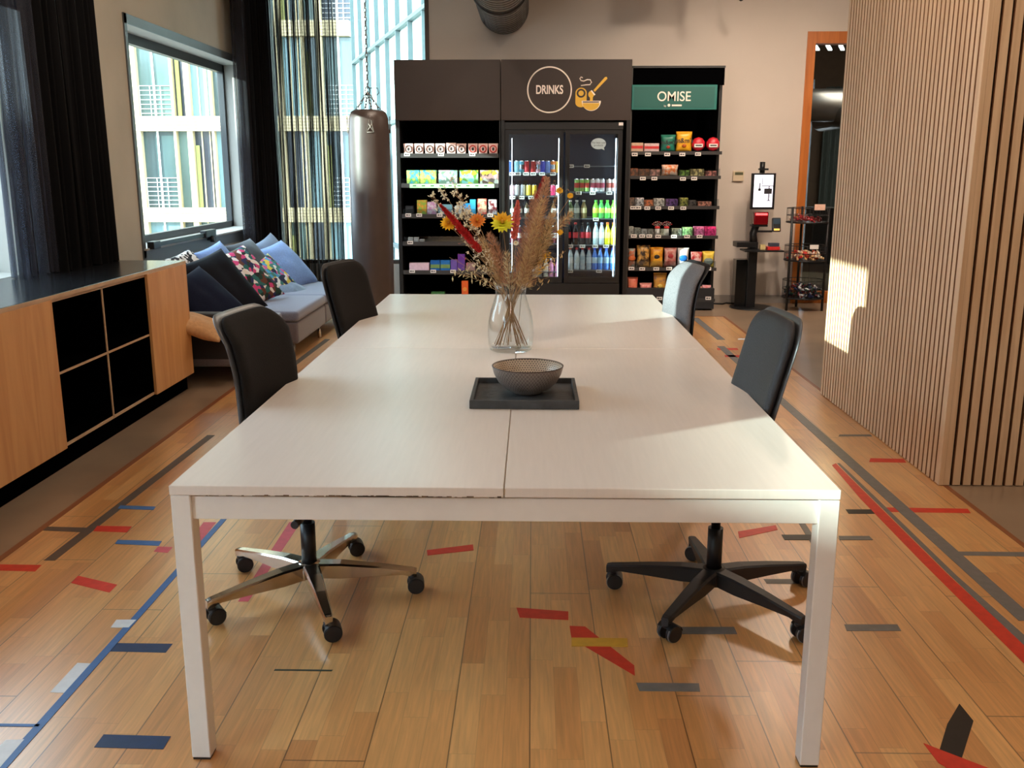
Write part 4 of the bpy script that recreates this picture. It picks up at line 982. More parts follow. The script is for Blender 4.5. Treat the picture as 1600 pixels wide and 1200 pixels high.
MB().cyl((BX, BY, CEIL-.03), (BX, BY, CEIL), .05).out('ceiling_mount', M['blackm'], t)

# ================================================================== VENDING WALL
UF, UB = 10.08, 10.70           # front and back of the units
CURY = [300]                    # picture row the next widths were measured on
def ux(px, Y=UF): return P(px, CURY[0], Y=Y).x
def at_row(y): CURY[0] = y
def uz(py, Y=UF, px=880): return P(px, py, Y=Y).z
def price_tag(x, z, parent, y=UF):
    m_ = MB(); m_.box(x-.030, x+.030, y-.006, y-.003, z-.017, z+.017)
    m_.box(x-.022, x-.002, y-.0068, y-.006, z-.006, z+.007, 1).box(x+.002, x+.020, y-.0068, y-.006, z-.005, z+.005, 1)
    m_.out('price_tag', [M['tag'], M['ink']], parent)
ORD = ['leftmost', 'second from left', 'third from left', 'fourth from left', 'fifth from left', 'sixth from left', 'seventh from left', 'eighth from left', 'ninth from left', 'tenth from left', 'eleventh from left', 'twelfth from left']
# ---- product builders: base centre at (x, y, z)
def carton(x0, x1, z0, z1, m, lab, nm='carton', dep=.09, y=None, taper=0, grp=None, tilt=0, front=None):
    y = (UF+.03) if y is None else y
    t_ = MB(); w = (x1-x0)
    t_.box(x0, x1, y, y+dep, z0, z1, bev=.002, seg=1)
    if taper:
        for v in t_.bm.verts:
            if v.co.z < (z0+z1)/2: v.co.x = (x0+x1)/2+(v.co.x-(x0+x1)/2)*(1-taper)
    ms = [m]
    if front:
        fm, kind = front; ms.append(fm); cx_, cz_ = (x0+x1)/2, (z0+z1)/2
        if kind == 'ring':
            r = min(w, z1-z0)*.34
            t_.tube([(cx_+r*math.cos(a_), y-.001, cz_+r*math.sin(a_)) for a_ in [k*2*PI/16 for k in range(17)]], r*.22, 5, 1)
            t_.box(cx_-r*.3, cx_+r*.3, y-.002, y, cz_-r*.5, cz_+r*.4, 2)
            ms.append(M['ink'])
        elif kind == 'band': t_.box(x0+.001, x1-.001, y-.0012, y, cz_-(z1-z0)*.16, cz_+(z1-z0)*.16, 1)
        elif kind == 'top': t_.box(x0+.001, x1-.001, y-.0012, y, cz_+(z1-z0)*.12, z1-.003, 1)
        elif kind == 'blob':
            t_.cyl((cx_, y-.0015, cz_), (cx_, y, cz_), min(w, z1-z0)*.32, seg=16, mi=1)
    o_ = t_.out(nm, ms); tag(o_, lab, nm.replace('_', ' '), grp); return o_
def bag(x0, x1, z0, z1, m, lab, y=None, logo=None, grp=None, txt=None, tm=None, th=.07):
    y = UF+.06 if y is None else y; w, h = x1-x0, z1-z0; cx_ = (x0+x1)/2
    tt_ = thing('snack_bag', lab, 'snack bag', (cx_, y, z0), group=grp)
    mb = MB()
    def side(s):
        def f(u, v):
            x, z = (u-.5)*2, v; env = (1-abs(x)**3)*(1-abs(2*v-1)**4); wob = .004*noise.noise(Vector((x*3, v*4, x0*9+s)))
            return (cx_+x*w/2*(1-.08*math.sin(PI*v)), y+s*(th/2*max(0, env)**.6)+wob*env, z0+z*h)
        return f
    mb.grid(side(-1), 12, 14); mb.grid(side(1), 12, 14); bmesh.ops.remove_doubles(mb.bm, verts=mb.bm.verts, dist=1e-4)
    mb.box(cx_-w*.49, cx_+w*.49, y-.003, y+.003, z1-.012, z1+.004)
    mb.out('bag_body', m, tt_)
    if logo:
        lm, lz, lr = logo
        MB().lathe([(0, .012), (lr*.6, .010), (lr, .002), (lr, -.004)], (0, 0, 0), 20).out('x', lm) if False else None
        l_ = MB(); l_.lathe([(0, .008), (lr*.7, .006), (lr, 0), (0, 0)], seg=20)
        bmesh.ops.transform(l_.bm, matrix=Matrix.Translation((cx_, y-th/2+.001, z0+h*lz)) @ Matrix.Rotation(PI/2, 4, 'X') @ Matrix.Diagonal((1, .8, 1, 1)), verts=l_.bm.verts)
        l_.out('printed_logo', lm, tt_)
    if txt: text(txt, h*.34, (cx_, y-th/2-.004, z0+h*.55), tm or M['ink'], tt_, .001, bold=.001)
    return tt_
def can(x, y, z, r, h, m, lab, grp, band=None):
    mb = MB(); mb.lathe([(0, 0), (r*.8, 0), (r, h*.05), (r, h*.32), (r, h*.68), (r, h*.92), (r*.8, h*.985), (r*.78, h), (r*.7, h*.97), (0, h*.97)], (x, y, z), 16, mis=[1, 1, 0, 2 if band else 0, 0, 1, 1, 1, 1])
    o_ = mb.out('drink_can', [m, M['silver'], band or m], origin=(x, y, z)); tag(o_, lab, 'drink can', grp)
def bottle(x, y, z, r, h, liq, lbl, capm, lab, grp, neck=.35):
    tt_ = thing('drink_bottle', lab, 'bottle', (x, y, z), group=grp)
    mb = MB(); mb.lathe([(0, 0), (r*.85, 0), (r, h*.04), (r, h*.30), (r*1.01, h*.31), (r*1.01, h*.56), (r, h*.57), (r*.96, h*.64), (r*neck*1.1, h*.84), (r*neck, h*.92), (0, h*.92)], (x, y, z), 16, mis=[0, 0, 0, 1, 1, 1, 0, 0, 0, 0])
    mb.out('bottle_body', [liq, lbl], tt_)
    MB().cyl((x, y, z+h*.905), (x, y, z+h), r*(neck+.08), seg=12).out('cap', capm, tt_)
cm = lambda n, r, g, b_, ro=.35: mat('print_'+n, c(r, g, b_), ro, var=.12, scale=40)
pk = {}
# ---- left shelf unit
at_row(240); LX0, LX1 = ux(625), ux(782)
FTOP, FBOT = uz(93), uz(188)
t = thing('snack_shelf', 'black shelf unit left of the fridge with a blank brown header', 'shelf unit', ((LX0+LX1)/2, (UF+UB)/2, 0))
MB().box(LX0-.04, LX0, UF, UB, 0, FTOP).out('side_panel', M['black'], t)
MB().box(LX1-.012, LX1, UF, UB, 0, FTOP).out('side_panel', M['black'], t)
MB().box(LX0, LX1, UB-.02, UB, 0, FTOP).out('back_panel', M['blackdeep'], t)
MB().box(LX0-.04, LX1, UF-.012, UF+.03, FBOT, FTOP, bev=.002, seg=1).out('header_panel', M['panelbrown'], t)
MB().box(LX0, LX1, UF+.02, UB, 0, .12).out('plinth', M['blackdeep'], t)
LSH = [243, 290, 338, 381, 426, 466]
for i, sy in enumerate(LSH):
    z = uz(sy)
    MB().box(LX0+.005, LX1-.02, UF+.0, UB-.02, z-.012, z).out('shelf', M['black'], t)
    so = MB().box(LX0+.005, LX1-.02, UF-.003, UF+.004, z-.022, z+.022).out('shelf_lip', mat('dark_grey_rail', c(58, 56, 56), .4), t)
    if i in (1, 2, 3): MB().box(LX0+.02, LX1-.03, UF+.006, UF+.009, z+.02, z+.075).out('clear_guard', M['clear'], t)
m_ = MB(); zz = uz(290); m_.box(ux(639), ux(772), UF-.006, UF-.004, zz-.024, zz+.018)
for k in range(9):
    x = ux(644+k*14); m_.box(x, x+.035, UF-.007, UF-.006, zz-.008, zz+.004, 1)
m_.out('green_price_rail', [mat('mint_strip', c(170, 226, 170), .5), mat('green_print', c(60, 110, 60), .6)], t)
for px, sy in [(636, 241), (689, 241), (738, 241), (638, 336), (655, 336), (687, 336), (766, 336), (641, 379), (644, 424), (677, 424), (708, 424)]: at_row(sy); price_tag(ux(px), uz(sy)-.002, t)
pinkc = cm('pink_carton', 232, 196, 190); ringm = cm('ring_grey', 120, 96, 92); ringr = cm('ring_red', 206, 72, 66)
xs = [(630, 645), (647, 661), (663, 678), (680, 695), (697, 712), (713, 728), (731, 746), (747, 762), (763, 778)]
z0 = uz(243)+.001; at_row(232)
for i, (a_, b_2) in enumerate(xs): carton(ux(a_), ux(b_2), z0+.012, uz(224 if i != 4 else 223), pinkc, '%s pink carton with ring motif on the top left shelf' % ORD[i], taper=.16, grp='pink cartons on the top left shelf', front=(ringm if i < 6 else ringr, 'ring'))
for o_ in []: pass
at_row(278)
row = [(635, 655, pattern('print_blue_meadow', [c(30, 140, 210), c(90, 200, 230), c(120, 200, 90), c(220, 230, 120)], 26, kind='noise'), 'blue and green'), (656, 681, pattern('print_blue_meadow2', [c(24, 130, 210), c(90, 190, 230), c(150, 210, 80), c(236, 230, 120)], 22, kind='noise'), 'bright blue'),
       (685, 714, pattern('print_pastel', [c(226, 214, 214), c(140, 190, 190), c(226, 180, 190), c(120, 150, 130)], 34), 'pastel patterned'), (718, 747, pattern('print_lime', [c(150, 206, 160), c(230, 206, 60), c(120, 190, 190), c(90, 150, 60)], 26), 'lime and yellow'), (750, 779, pattern('print_mauve', [c(160, 130, 128), c(206, 186, 60), c(90, 70, 66), c(200, 200, 190)], 26), 'mauve and yellow')]
for i, (a_, b_2, mt, nm_) in enumerate(row): carton(ux(a_), ux(b_2), uz(290)+.001, uz(266), mt, nm_+' tea box on the second left shelf', 'tea_box', dep=.14)
at_row(325)
row = [(633, 645, 322, M['plasticg'], 'dark little tub'), (651, 666, 313, pattern('print_sun', [c(240, 220, 90), c(230, 160, 60), c(150, 190, 80)], 26, kind='noise'), 'yellow box'), (667, 681, 316, pattern('print_mint', [c(90, 200, 210), c(230, 220, 236), c(200, 150, 200)], 26, kind='noise'), 'mint and white box'),
       (684, 706, 320, cm('skyblue', 120, 170, 190), 'grey-blue box'), (710, 722, 322, cm('palegrey', 190, 200, 206), 'pale grey box'), (724, 735, 318, cm('azure', 40, 140, 210), 'azure box'), (734, 743, 312, cm('azure2', 60, 170, 220), 'tall azure box'), (746, 760, 311, pattern('print_redtop', [c(214, 44, 62), c(236, 200, 170), c(226, 80, 70)], 18, kind='noise'), 'red and cream box'), (763, 776, 312, pattern('print_blackred', [c(34, 28, 34), c(120, 30, 40), c(190, 190, 196)], 22, kind='noise'), 'black printed box')]
for i, (a_, b_2, yt, mt, nm_) in enumerate(row): carton(ux(a_), ux(b_2), uz(338)+.001, uz(yt), mt, nm_+' on the third left shelf, '+ORD[i], 'small_box', dep=.08)
k = 0; at_row(375)
for rw in range(3):
    for cidx in range([3, 3, 2][rw]):
        x = ux(637+cidx*9+rw*0)
        carton(x, x+.05, uz(381)+.001+rw*.021+.02*0, uz(381)+.021+rw*.021, M['tag'], 'small white packet in the stack on the fourth left shelf, row %s' % ['lowest', 'middle', 'top'][rw]+', '+ORD[cidx], 'white_packet', dep=.05, grp='white packets stacked on the fourth left shelf', front=(M['ring'], 'band')); k += 1
at_row(417)
row = [(639, 670, 412, cm('palepink', 222, 190, 204), 'low pale pink box'), (672, 687, 408, cm('bluet', 30, 96, 170), 'left blue and green tub'), (688, 703, 408, cm('bluet2', 34, 110, 180), 'right blue and green tub'), (704, 714, 407, cm('violet', 110, 86, 170), 'left violet tub'), (715, 726, 407, cm('violet2', 96, 60, 150), 'right violet tub'), (728, 742, 412, cm('dust', 150, 120, 120), 'dusty pink box')]
for i, (a_, b_2, yt, mt, nm_) in enumerate(row): carton(ux(a_), ux(b_2), uz(426)+.001, uz(yt), mt, nm_+' on the fifth left shelf', 'small_box', dep=.08, front=(cm('greenband', 120, 150, 90), 'band') if 'tub' in nm_ and 'blue' in nm_ else None)
carton(ux(715), ux(726), uz(407)+.0005, uz(398), cm('violet3', 104, 50, 150), 'violet tub stacked on the right violet tub', 'small_box', dep=.08)
at_row(450)
carton(ux(721), ux(731), uz(466)+.001, uz(440), cm('orangebox', 226, 96, 40), 'narrow orange box on the bottom left shelf', 'small_box', dep=.1, front=(cm('orangelight', 236, 150, 70), 'blob'))
carton(ux(673), ux(694), uz(466)+.001, uz(458), cm('greenbox', 60, 110, 60), 'flat green box on the bottom left shelf', 'small_box', dep=.1)
# ---- fridge
at_row(240); RX0, RX1 = ux(783)+.001, ux(984)
t = thing('drinks_fridge', 'tall black two-door glass drinks fridge with a DRINKS header', 'fridge', ((RX0+RX1)/2, (UF+UB)/2, 0))
MB().box(RX0, RX1, UF-.012, UF+.03, FBOT, FTOP, bev=.002, seg=1).out('header_panel', M['panelbrown'], t)
m_ = MB(); m_.box(RX0+.001, RX0+.035, UF, UB, 0, FBOT).box(RX1-.04, RX1, UF, UB, 0, FTOP-.001).box(RX0+.001, RX1, UB-.03, UB, 0, FTOP-.001).box(RX0+.001, RX1, UF, UB, 0, .06)
m_.out('cabinet_surround', M['black'], t)
FX0, FX1 = ux(788), ux(973); FY0 = UF+.02; fz0, fz1 = uz(462), uz(191)
m_ = MB(); m_.box(FX0, FX1, FY0+.03, UB-.04, fz1-.10, fz1).box(FX0, FX1, FY0+.03, UB-.04, .06, uz(443)).box(FX0, FX0+.03, FY0+.03, UB-.04, .06, fz1).box(FX1-.03, FX1, FY0+.03, UB-.04, .06, fz1)
m_.box(FX0, FX1, UB-.06, UB-.04, .06, fz1, 1)
m_.out('fridge_body', [M['blackm'], mat('dark_navy_liner', c(34, 48, 76), .4)], t)
MB().box(FX0, FX1, FY0+.0, FY0+.03, uz(202), fz1).out('top_grille', M['black'], t)
MB().box(FX0, FX1, FY0+.0, FY0+.03, .06, uz(443)).out('base_panel', M['black'], t)
MB().box(ux(966), ux(973), FY0-.003, FY0, uz(196), uz(191)-.002).out('thermometer', M['tag'], t)
dzt, dzb = uz(203), uz(442)
for s, (a_, b_2) in enumerate([(789, 880.5), (883.5, 972)]):
    x0, x1 = ux(a_), ux(b_2); fr = .045
    m_ = MB(); m_.box(x0, x0+fr, FY0, FY0+.03, dzb, dzt).box(x1-fr, x1, FY0, FY0+.03, dzb, dzt).box(x0+fr, x1-fr, FY0, FY0+.03, dzt-.04, dzt).box(x0+fr, x1-fr, FY0, FY0+.03, dzb, dzb+.06)
    d_ = m_.out('door', M['blackm'], t); dd = T(_loc=t['_loc'], _rot=0, _id=sub(d_)['_id'])
    MB().box(x0+fr, x1-fr, FY0+.012, FY0+.018, dzb+.06, dzt-.04).out('door_glass', M['fridgeglass'], dd)
    hx = x1-.02 if s == 0 else x0+.02
    MB().box(hx-.006, hx+.006, FY0-.022, FY0-.012, 1.0, 1.6, bev=.003).box(hx-.006, hx+.006, FY0-.014, FY0, 1.0, 1.02).box(hx-.006, hx+.006, FY0-.014, FY0, 1.58, 1.6).out('door_handle', M['blackm'], dd)
    # bright light strips inside the door edges
for px in (793.5, 800, 873, 962, 967):
    x = ux(px, UF+.08); w = .007 if px in (793.5, 967) else .003
    MB().box(x-w, x+w, UF+.062, UF+.07, uz(432), uz(216)).out('light_strip', emis('cool_strip', (.80, .92, 1, 1), 15), t)
for px, wdt in ((880.5, 0),):
    pass
shm = mat('fridge_wire_shelf', c(120, 130, 140), .3, .6)
SHL = [271, 306, 340, 380, 424]; SHR = [259, 300, 341, 382, 421]
fy = UF+.13
for i, sy in enumerate(SHL): MB().box(FX0+.035, ux(875), UF+.09, UB-.07, uz(sy, fy)-.010, uz(sy, fy)).out('fridge_shelf', shm, t)
for i, sy in enumerate(SHR): MB().box(ux(886), FX1-.035, UF+.09, UB-.07, uz(sy, fy)-.010, uz(sy, fy)).out('fridge_shelf', shm, t)
for px, sy in [(800, 271), (809, 271), (822, 271), (833, 271), (847, 271), (864, 271), (801, 308), (815, 308), (830, 308), (892, 259), (917, 259), (904, 301), (926, 301), (952, 301), (931, 342), (891, 384), (910, 384), (930, 384), (947, 384), (891, 423), (936, 423)]:
    at_row(sy); price_tag(ux(px, UF+.09), uz(sy, UF+.09)-.004, t, UF+.088)
# speech bubble sticker
at_row(224); bx, bz = ux(935.5), uz(224.5)
m_ = MB(); n_ = 32
pts = [(bx+.078*math.cos(k*2*PI/n_), FY0+.011, bz+.056*math.sin(k*2*PI/n_)) for k in range(n_)]
m_.poly(pts, -.002, (0, 1, 0)); m_.poly([(bx+.028, FY0+.011, bz-.048), (bx+.064, FY0+.011, bz-.066), (bx+.055, FY0+.011, bz-.034)], -.002, (0, 1, 0))
st_ = m_.out('speech_bubble_sticker', mat('pale_grey_sticker', c(178, 196, 202), .5), t)
ss = T(_loc=t['_loc'], _rot=0, _id=sub(st_)['_id'])
text('The best cold', .026, (bx, FY0+.008, bz+.010), M['ink'], ss, .0005); text('products', .026, (bx, FY0+.008, bz-.016), M['ink'], ss, .0005)
# DRINKS logo
yh = UF-.014
at_row(140); cx_, cz_ = ux(858.5), uz(140.5); R_ = .226
m_ = MB(); m_.lathe([(R_-.010, 0), (R_+.004, 0), (R_+.004, .004), (R_-.010, .004), (R_-.010, 0)], seg=64)
bmesh.ops.transform(m_.bm, matrix=Matrix.Translation((cx_, yh+.001, cz_)) @ Matrix.Rotation(PI/2, 4, 'X'), verts=m_.bm.verts)
m_.out('logo_ring', M['signw'], t)
text('DRINKS', .118, (cx_, yh, cz_-.002), M['signw'], t, .002, bold=.003, sx=.68)
def uv(zx, zy): return ux(820+zx*.0875), uz(100+zy*.0875)     # logo drawing measured on the header
def flat(pts, m, nm, off=0):
    q = [uv(*p) for p in pts]; MB().poly([(x, yh-off, z) for x, z in q], .004, (0, 1, 0)).out(nm, m, t)
def arc(cx0, cy0, rx, ry, a0, a1, n=20): return [(cx0+rx*math.cos(math.radians(a0+(a1-a0)*k/n)), cy0+ry*math.sin(math.radians(a0+(a1-a0)*k/n))) for k in range(n+1)]
flat(arc(1005, 520, 100, 95, 180, 360)+arc(1005, 690, 100, 85, 0, 180), M['signy'], 'logo_roll')
flat(arc(1005, 525, 80, 80, 0, 360), M['panelbrown'], 'logo_roll_ring', .001)
flat(arc(1005, 525, 48, 48, 0, 360), M['signy'], 'logo_roll_core', .002)
flat(arc(1190, 660, 172, 180, 0, 180), M['signw'], 'logo_bowl_outline', .001)
flat(arc(1185, 700, 152, 130, 0, 180), M['signy'], 'logo_bowl', .003)
flat([(1035, 672), (1330, 672), (1325, 690), (1040, 690)], M['panelbrown'], 'logo_bowl_line', .003)
flat([(1165, 590), (1215, 590), (1215, 665), (1165, 665)], M['signy'], 'logo_honey_drip', .003)
flat(arc(1185, 545, 52, 62, 0, 360), M['signy'], 'logo_dipper_head', .002)
flat([(1175, 480), (1195, 468), (1262, 548), (1240, 566)], M['signw'], 'logo_dipper_collar', .003)
flat([(1225, 470), (1250, 500), (1470, 265), (1455, 232), (1425, 238)], M['signy'], 'logo_dipper_handle', .002)
sw_ = [(985, 290), (975, 255), (1000, 235), (1020, 260), (1000, 290), (1040, 310), (1100, 285), (1160, 285), (1185, 330), (1160, 370), (1090, 375), (1000, 385)]
MB().tube([(uv(*p)[0], yh, uv(*p)[1]) for p in [(1030, 250), (1000, 235), (978, 262), (1000, 300), (1050, 308), (1110, 282), (1165, 285), (1188, 330), (1160, 372), (1090, 375), (1000, 388)]], .0055, 6).out('logo_swirl', M['signw'], t)
# ---- drinks
at_row(260)
cans = [(797, cm('canblue', 30, 90, 220), 'blue'), (807.5, cm('cansky', 150, 214, 232), 'sky blue'), (815, cm('canice', 90, 180, 210), 'ice blue'), (823, cm('canred', 200, 44, 54), 'white and red'), (833, cm('canred2', 176, 30, 34), 'red'), (841, cm('canrose', 210, 160, 176), 'rose'), (848, cm('canindigo', 60, 70, 200), 'indigo'), (856, cm('canblue3', 120, 150, 220), 'pale indigo'), (864, cm('canorange', 230, 130, 50), 'orange'), (872, cm('canyellow', 236, 190, 80), 'yellow')]
for i, (px, mt, nm_) in enumerate(cans): can(ux(px, fy), fy, uz(271, fy), .027, .135, mt, nm_+' can on the top shelf of the fridge behind the left door', 'cans in the left half of the fridge', band=M['silver'] if i % 3 == 2 else None)
at_row(297)
cans = [(800, cm('canpink', 230, 190, 196), 'pink'), (808, cm('canwhite', 226, 230, 232), 'white'), (817, cm('canw2', 214, 220, 226), 'pale grey'), (826, cm('canyel2', 230, 200, 80), 'yellow'), (835, cm('canyel3', 220, 176, 50), 'golden'), (864, cm('canmag', 206, 40, 96), 'magenta'), (872, cm('canw3', 230, 224, 224), 'cream')]
for i, (px, mt, nm_) in enumerate(cans): can(ux(px, fy), fy, uz(306, fy), .026, .12, mt, nm_+' can on the second shelf of the fridge behind the left door', 'cans in the left half of the fridge')
at_row(420); pinkb = mat('pink_drink', c(226, 150, 186), .2); 
for i, (px, mt, nm_) in enumerate([(836, M['tag'], 'white'), (843, M['ring'], 'grey'), (853, cm('creamb', 226, 214, 190), 'cream'), (861, pinkb, 'pink'), (871, pinkb, 'rose pink')]):
    bottle(ux(px, fy), fy, uz(434, fy)+.0, .028, .21, mt, mt, M['tag'], nm_+' bottle on the bottom shelf behind the left fridge door', 'bottles in the left half of the fridge')
at_row(330)
for i, px in enumerate((801, 812, 823, 865, 874)):
    bottle(ux(px, fy), fy, uz(340, fy), .028, .17, cm('amberb%d' % i, [60, 40, 80, 120, 60][i], [90, 40, 60, 80, 60][i], [60, 60, 40, 50, 90][i], .2), M['tag'], M['blackm'], 'small dark bottle on the third shelf behind the left fridge door, '+ORD[i], 'bottles in the left half of the fridge')
for i, px in enumerate((801, 812, 823, 865, 874)):
    bottle(ux(px, fy), fy, uz(380, fy), .028, .19, cm('winered', 110, 40, 60, .2), M['tag'], M['silver'], 'dark red bottle on the fourth shelf behind the left fridge door, '+ORD[i], 'bottles in the left half of the fridge')
at_row(290)
cans = [(901, 'green and red', (150, 200, 110), (190, 60, 50)), (909, 'green and red', (156, 204, 110), (190, 60, 50)), (917, 'green and red', (160, 206, 120), (190, 60, 50)), (926, 'white and pink', (226, 226, 230), (200, 90, 120)), (933.5, 'white and pink', (226, 226, 230), (200, 90, 120)), (941, 'white and pink', (226, 226, 230), (200, 90, 120)), (951, 'white and red', (232, 224, 220), (190, 100, 90)), (959, 'white and red', (232, 224, 220), (190, 100, 90))]
for i, (px, nm_, c1_, c2_) in enumerate(cans): can(ux(px, fy), fy, uz(300, fy), .026, .14, cm('rc_'+nm_.replace(' ', '_'), *c1_), nm_+' can behind the right fridge door, '+ORD[i], 'cans in the right half of the fridge', band=cm('rcb_'+nm_.replace(' ', '_'), *c2_))
rows = [(341, [(891, (90, 120, 80), (210, 220, 190), (230, 230, 226), 'pale green'), (901, (130, 140, 130), (206, 216, 206), (230, 230, 226), 'clear'), (912, (140, 120, 80), (214, 200, 160), (230, 230, 226), 'brownish'), (931, (120, 190, 60), (216, 220, 90), (90, 190, 80), 'lime'), (939.5, (80, 180, 90), (200, 220, 90), (90, 190, 80), 'green'), (949, (80, 190, 80), (190, 226, 110), (90, 200, 60), 'bright green'), (959, (130, 200, 70), (226, 230, 100), (100, 200, 60), 'yellow-green')], .19, .033, 'second'),
        (382, [(888, (26, 18, 22), (206, 50, 56), (206, 40, 50), 'dark cola'), (899, (26, 18, 22), (206, 60, 66), (206, 40, 50), 'second dark cola'), (909.5, (24, 34, 44), (180, 40, 56), (40, 40, 44), 'black-capped cola'), (919, (24, 30, 40), (190, 50, 60), (40, 40, 44), 'second black-capped cola'), (931, (190, 206, 214), (226, 236, 236), (180, 190, 230), 'clear lilac-capped'), (940, (196, 206, 226), (232, 230, 240), (180, 180, 230), 'second lilac-capped'), (949, (214, 206, 40), (236, 220, 120), (230, 120, 50), 'yellow orange-capped'), (958.5, (220, 210, 50), (232, 214, 90), (230, 120, 50), 'second yellow orange-capped')], .235, .031, 'third'),
        (421, [(891, (200, 214, 222), (226, 234, 236), (226, 120, 90), 'clear water'), (901, (196, 208, 216), (180, 190, 190), (214, 50, 56), 'red-capped water'), (910, (170, 184, 192), (150, 170, 180), (214, 50, 56), 'second red-capped water'), (920, (160, 176, 186), (190, 200, 206), (214, 50, 56), 'third red-capped water'), (929, (60, 120, 220), (180, 210, 240), (60, 90, 220), 'blue water'), (937.5, (60, 130, 226), (150, 200, 240), (80, 100, 226), 'second blue water'), (947, (60, 130, 220), (170, 210, 240), (60, 90, 210), 'third blue water'), (957, (70, 150, 226), (180, 220, 240), (40, 80, 210), 'fourth blue water')], .235, .030, 'bottom')]
for sy, items, hh, rr, rn in rows:
    at_row(sy-15)
    for i, (px, lq, lb, cp_, nm_) in enumerate(items):
        bottle(ux(px, fy), fy, uz(sy, fy), rr, hh, mat('liq_%d_%d_%d' % lq, c(*lq), .15, var=.2, scale=30, spec=.8), mat('lbl_%d_%d_%d' % lb, c(*lb), .4, var=.15, scale=50), mat('cap_%d_%d_%d' % cp_, c(*cp_), .4), '%s bottle on the %s bottle shelf behind the right fridge door' % (nm_, rn), 'bottles in the right half of the fridge', neck=.42)
# ---- right shelf unit (OMISE)
at_row(300); QX0, QX1 = RX1+.004, ux(1126); QF = UF+.05; QT = uz(103, QF)
t = thing('snack_shelf', 'black shelf unit right of the fridge with the teal OMISE sign', 'shelf unit', ((QX0+QX1)/2, (QF+UB)/2, 0))
MB().box(QX0, QX0+.012, QF, UB, 0, QT).out('side_panel', mat('grey_edge_panel', c(70, 66, 62), .4), t)
MB().box(QX1-.03, QX1, QF+.12, UB, 0, QT).out('side_panel', M['black'], t)
MB().box(QX0, QX1, UB-.02, UB, 0, QT).out('back_panel', M['blackdeep'], t)
MB().box(QX0, QX1, QF+.0, UB, QT-.02, QT).out('top_panel', M['black'], t)
MB().box(QX0, QX1, QF+.03, QF+.05, uz(133, QF), QT-.02).out('header_panel', M['blackdeep'], t)
MB().box(QX0, QX1-.01, QF-.02, UB-.02, .02, .24).out('plinth', M['plasticg'], t)
at_row(152); sgn = MB().box(ux(987.5), ux(1121), QF-.03, QF+.0, uz(172, QF), uz(133, QF), bev=.003, seg=1).out('sign_board', M['tealf'], t)
sg = T(_loc=t['_loc'], _rot=0, _id=sub(sgn)['_id'])
MB().box(ux(991), ux(1117), QF-.033, QF-.029, uz(169, QF), uz(136.5, QF)).out('sign_face', M['teal'], sg)
text('OMISE', .135, (ux(1053.5), QF-.034, uz(152, QF)), M['signw'], sg, .001, bold=.0006, sx=.92)
text('by', .026, (ux(1040), QF-.034, uz(166, QF)), M['signw'], sg, .001); 
MB().cyl((ux(1046), QF-.036, uz(165, QF)), (ux(1046), QF-.033, uz(165, QF)), .014).out('sign_emblem', M['signw'], sg)
text('Vleesch', .028, (ux(1058), QF-.034, uz(166, QF)), M['signw'], sg, .001, bold=.0008) if False else MB().box(ux(1050.5), ux(1066), QF-.036, QF-.033, uz(166.5, QF), uz(164, QF)).out('sign_small_print', M['signw'], sg)
QS = [238, 276, 323, 369, 419, 467]
for i, sy in enumerate(QS):
    z = uz(sy, QF)
    MB().box(QX0+.013, QX1-.0, QF-.02, UB-.02, z-.012, z).out('shelf', M['black'], t)
    lip = mat('dark_grey_rail', c(58, 56, 56), .4)
    MB().box(QX0+.013, QX1, QF-.025, QF-.02, z-.024, z+.010).out('shelf_lip', lip, t)
    if i in (1, 2, 3, 4): MB().box(QX0+.02, QX1-.01, QF-.018, QF-.015, z+.01, z+.08).out('clear_guard', M['clear'], t)
for px, sy in [(984, 240.5), (1012, 240.5), (1042, 240.5), (1065.5, 240.5), (1090, 240), (1004, 278), (1022, 278), (1066.5, 278.5), (1084, 278), (983.5, 323.5), (997, 323.5), (1011, 324), (1028, 324), (1048, 324), (1067, 324), (990, 367.5), (1003, 367.5), (1014, 367.5), (1028, 368), (1052.5, 368), (1073, 368), (1092.5, 368), (981, 418), (1003, 418.5), (1025, 418.5), (1045, 418), (1106, 418), (1030, 464.5), (1106, 464)]:
    at_row(sy); price_tag(max(QX0+.05, ux(px, QF)), uz(sy, QF)-.006, t, QF-.022)
def qx(px): return max(QX0+.018, ux(px, QF+.03))
def qz(py): return uz(py, QF+.03)
at_row(225); B0 = qz(238)+.006
redb = cm('redpack', 214, 60, 60); 
carton(qx(981), qx(1005), B0, qz(223), cm('creambox', 206, 176, 150), 'cream and red box leftmost on the top right shelf', 'small_box', .12, QF+.03, front=(redb, 'band'))
carton(qx(1007), qx(1030), B0, qz(224), cm('creambox2', 214, 190, 190), 'white and red box second on the top right shelf', 'small_box', .12, QF+.03, front=(redb, 'band'))
bag(qx(1033), qx(1056), B0, qz(211), cm('greenbag', 40, 120, 100), "green m&m's bag on the top right shelf", QF+.07, (cm('redbrown', 176, 60, 40), .28, .022), txt="m&m's")
bag(qx(1056.5), qx(1082), B0, qz(206), cm('yellowbag', 236, 170, 36), "yellow m&m's bag on the top right shelf", QF+.07, (cm('orangebrown', 190, 90, 30), .3, .024), txt="m&m's")
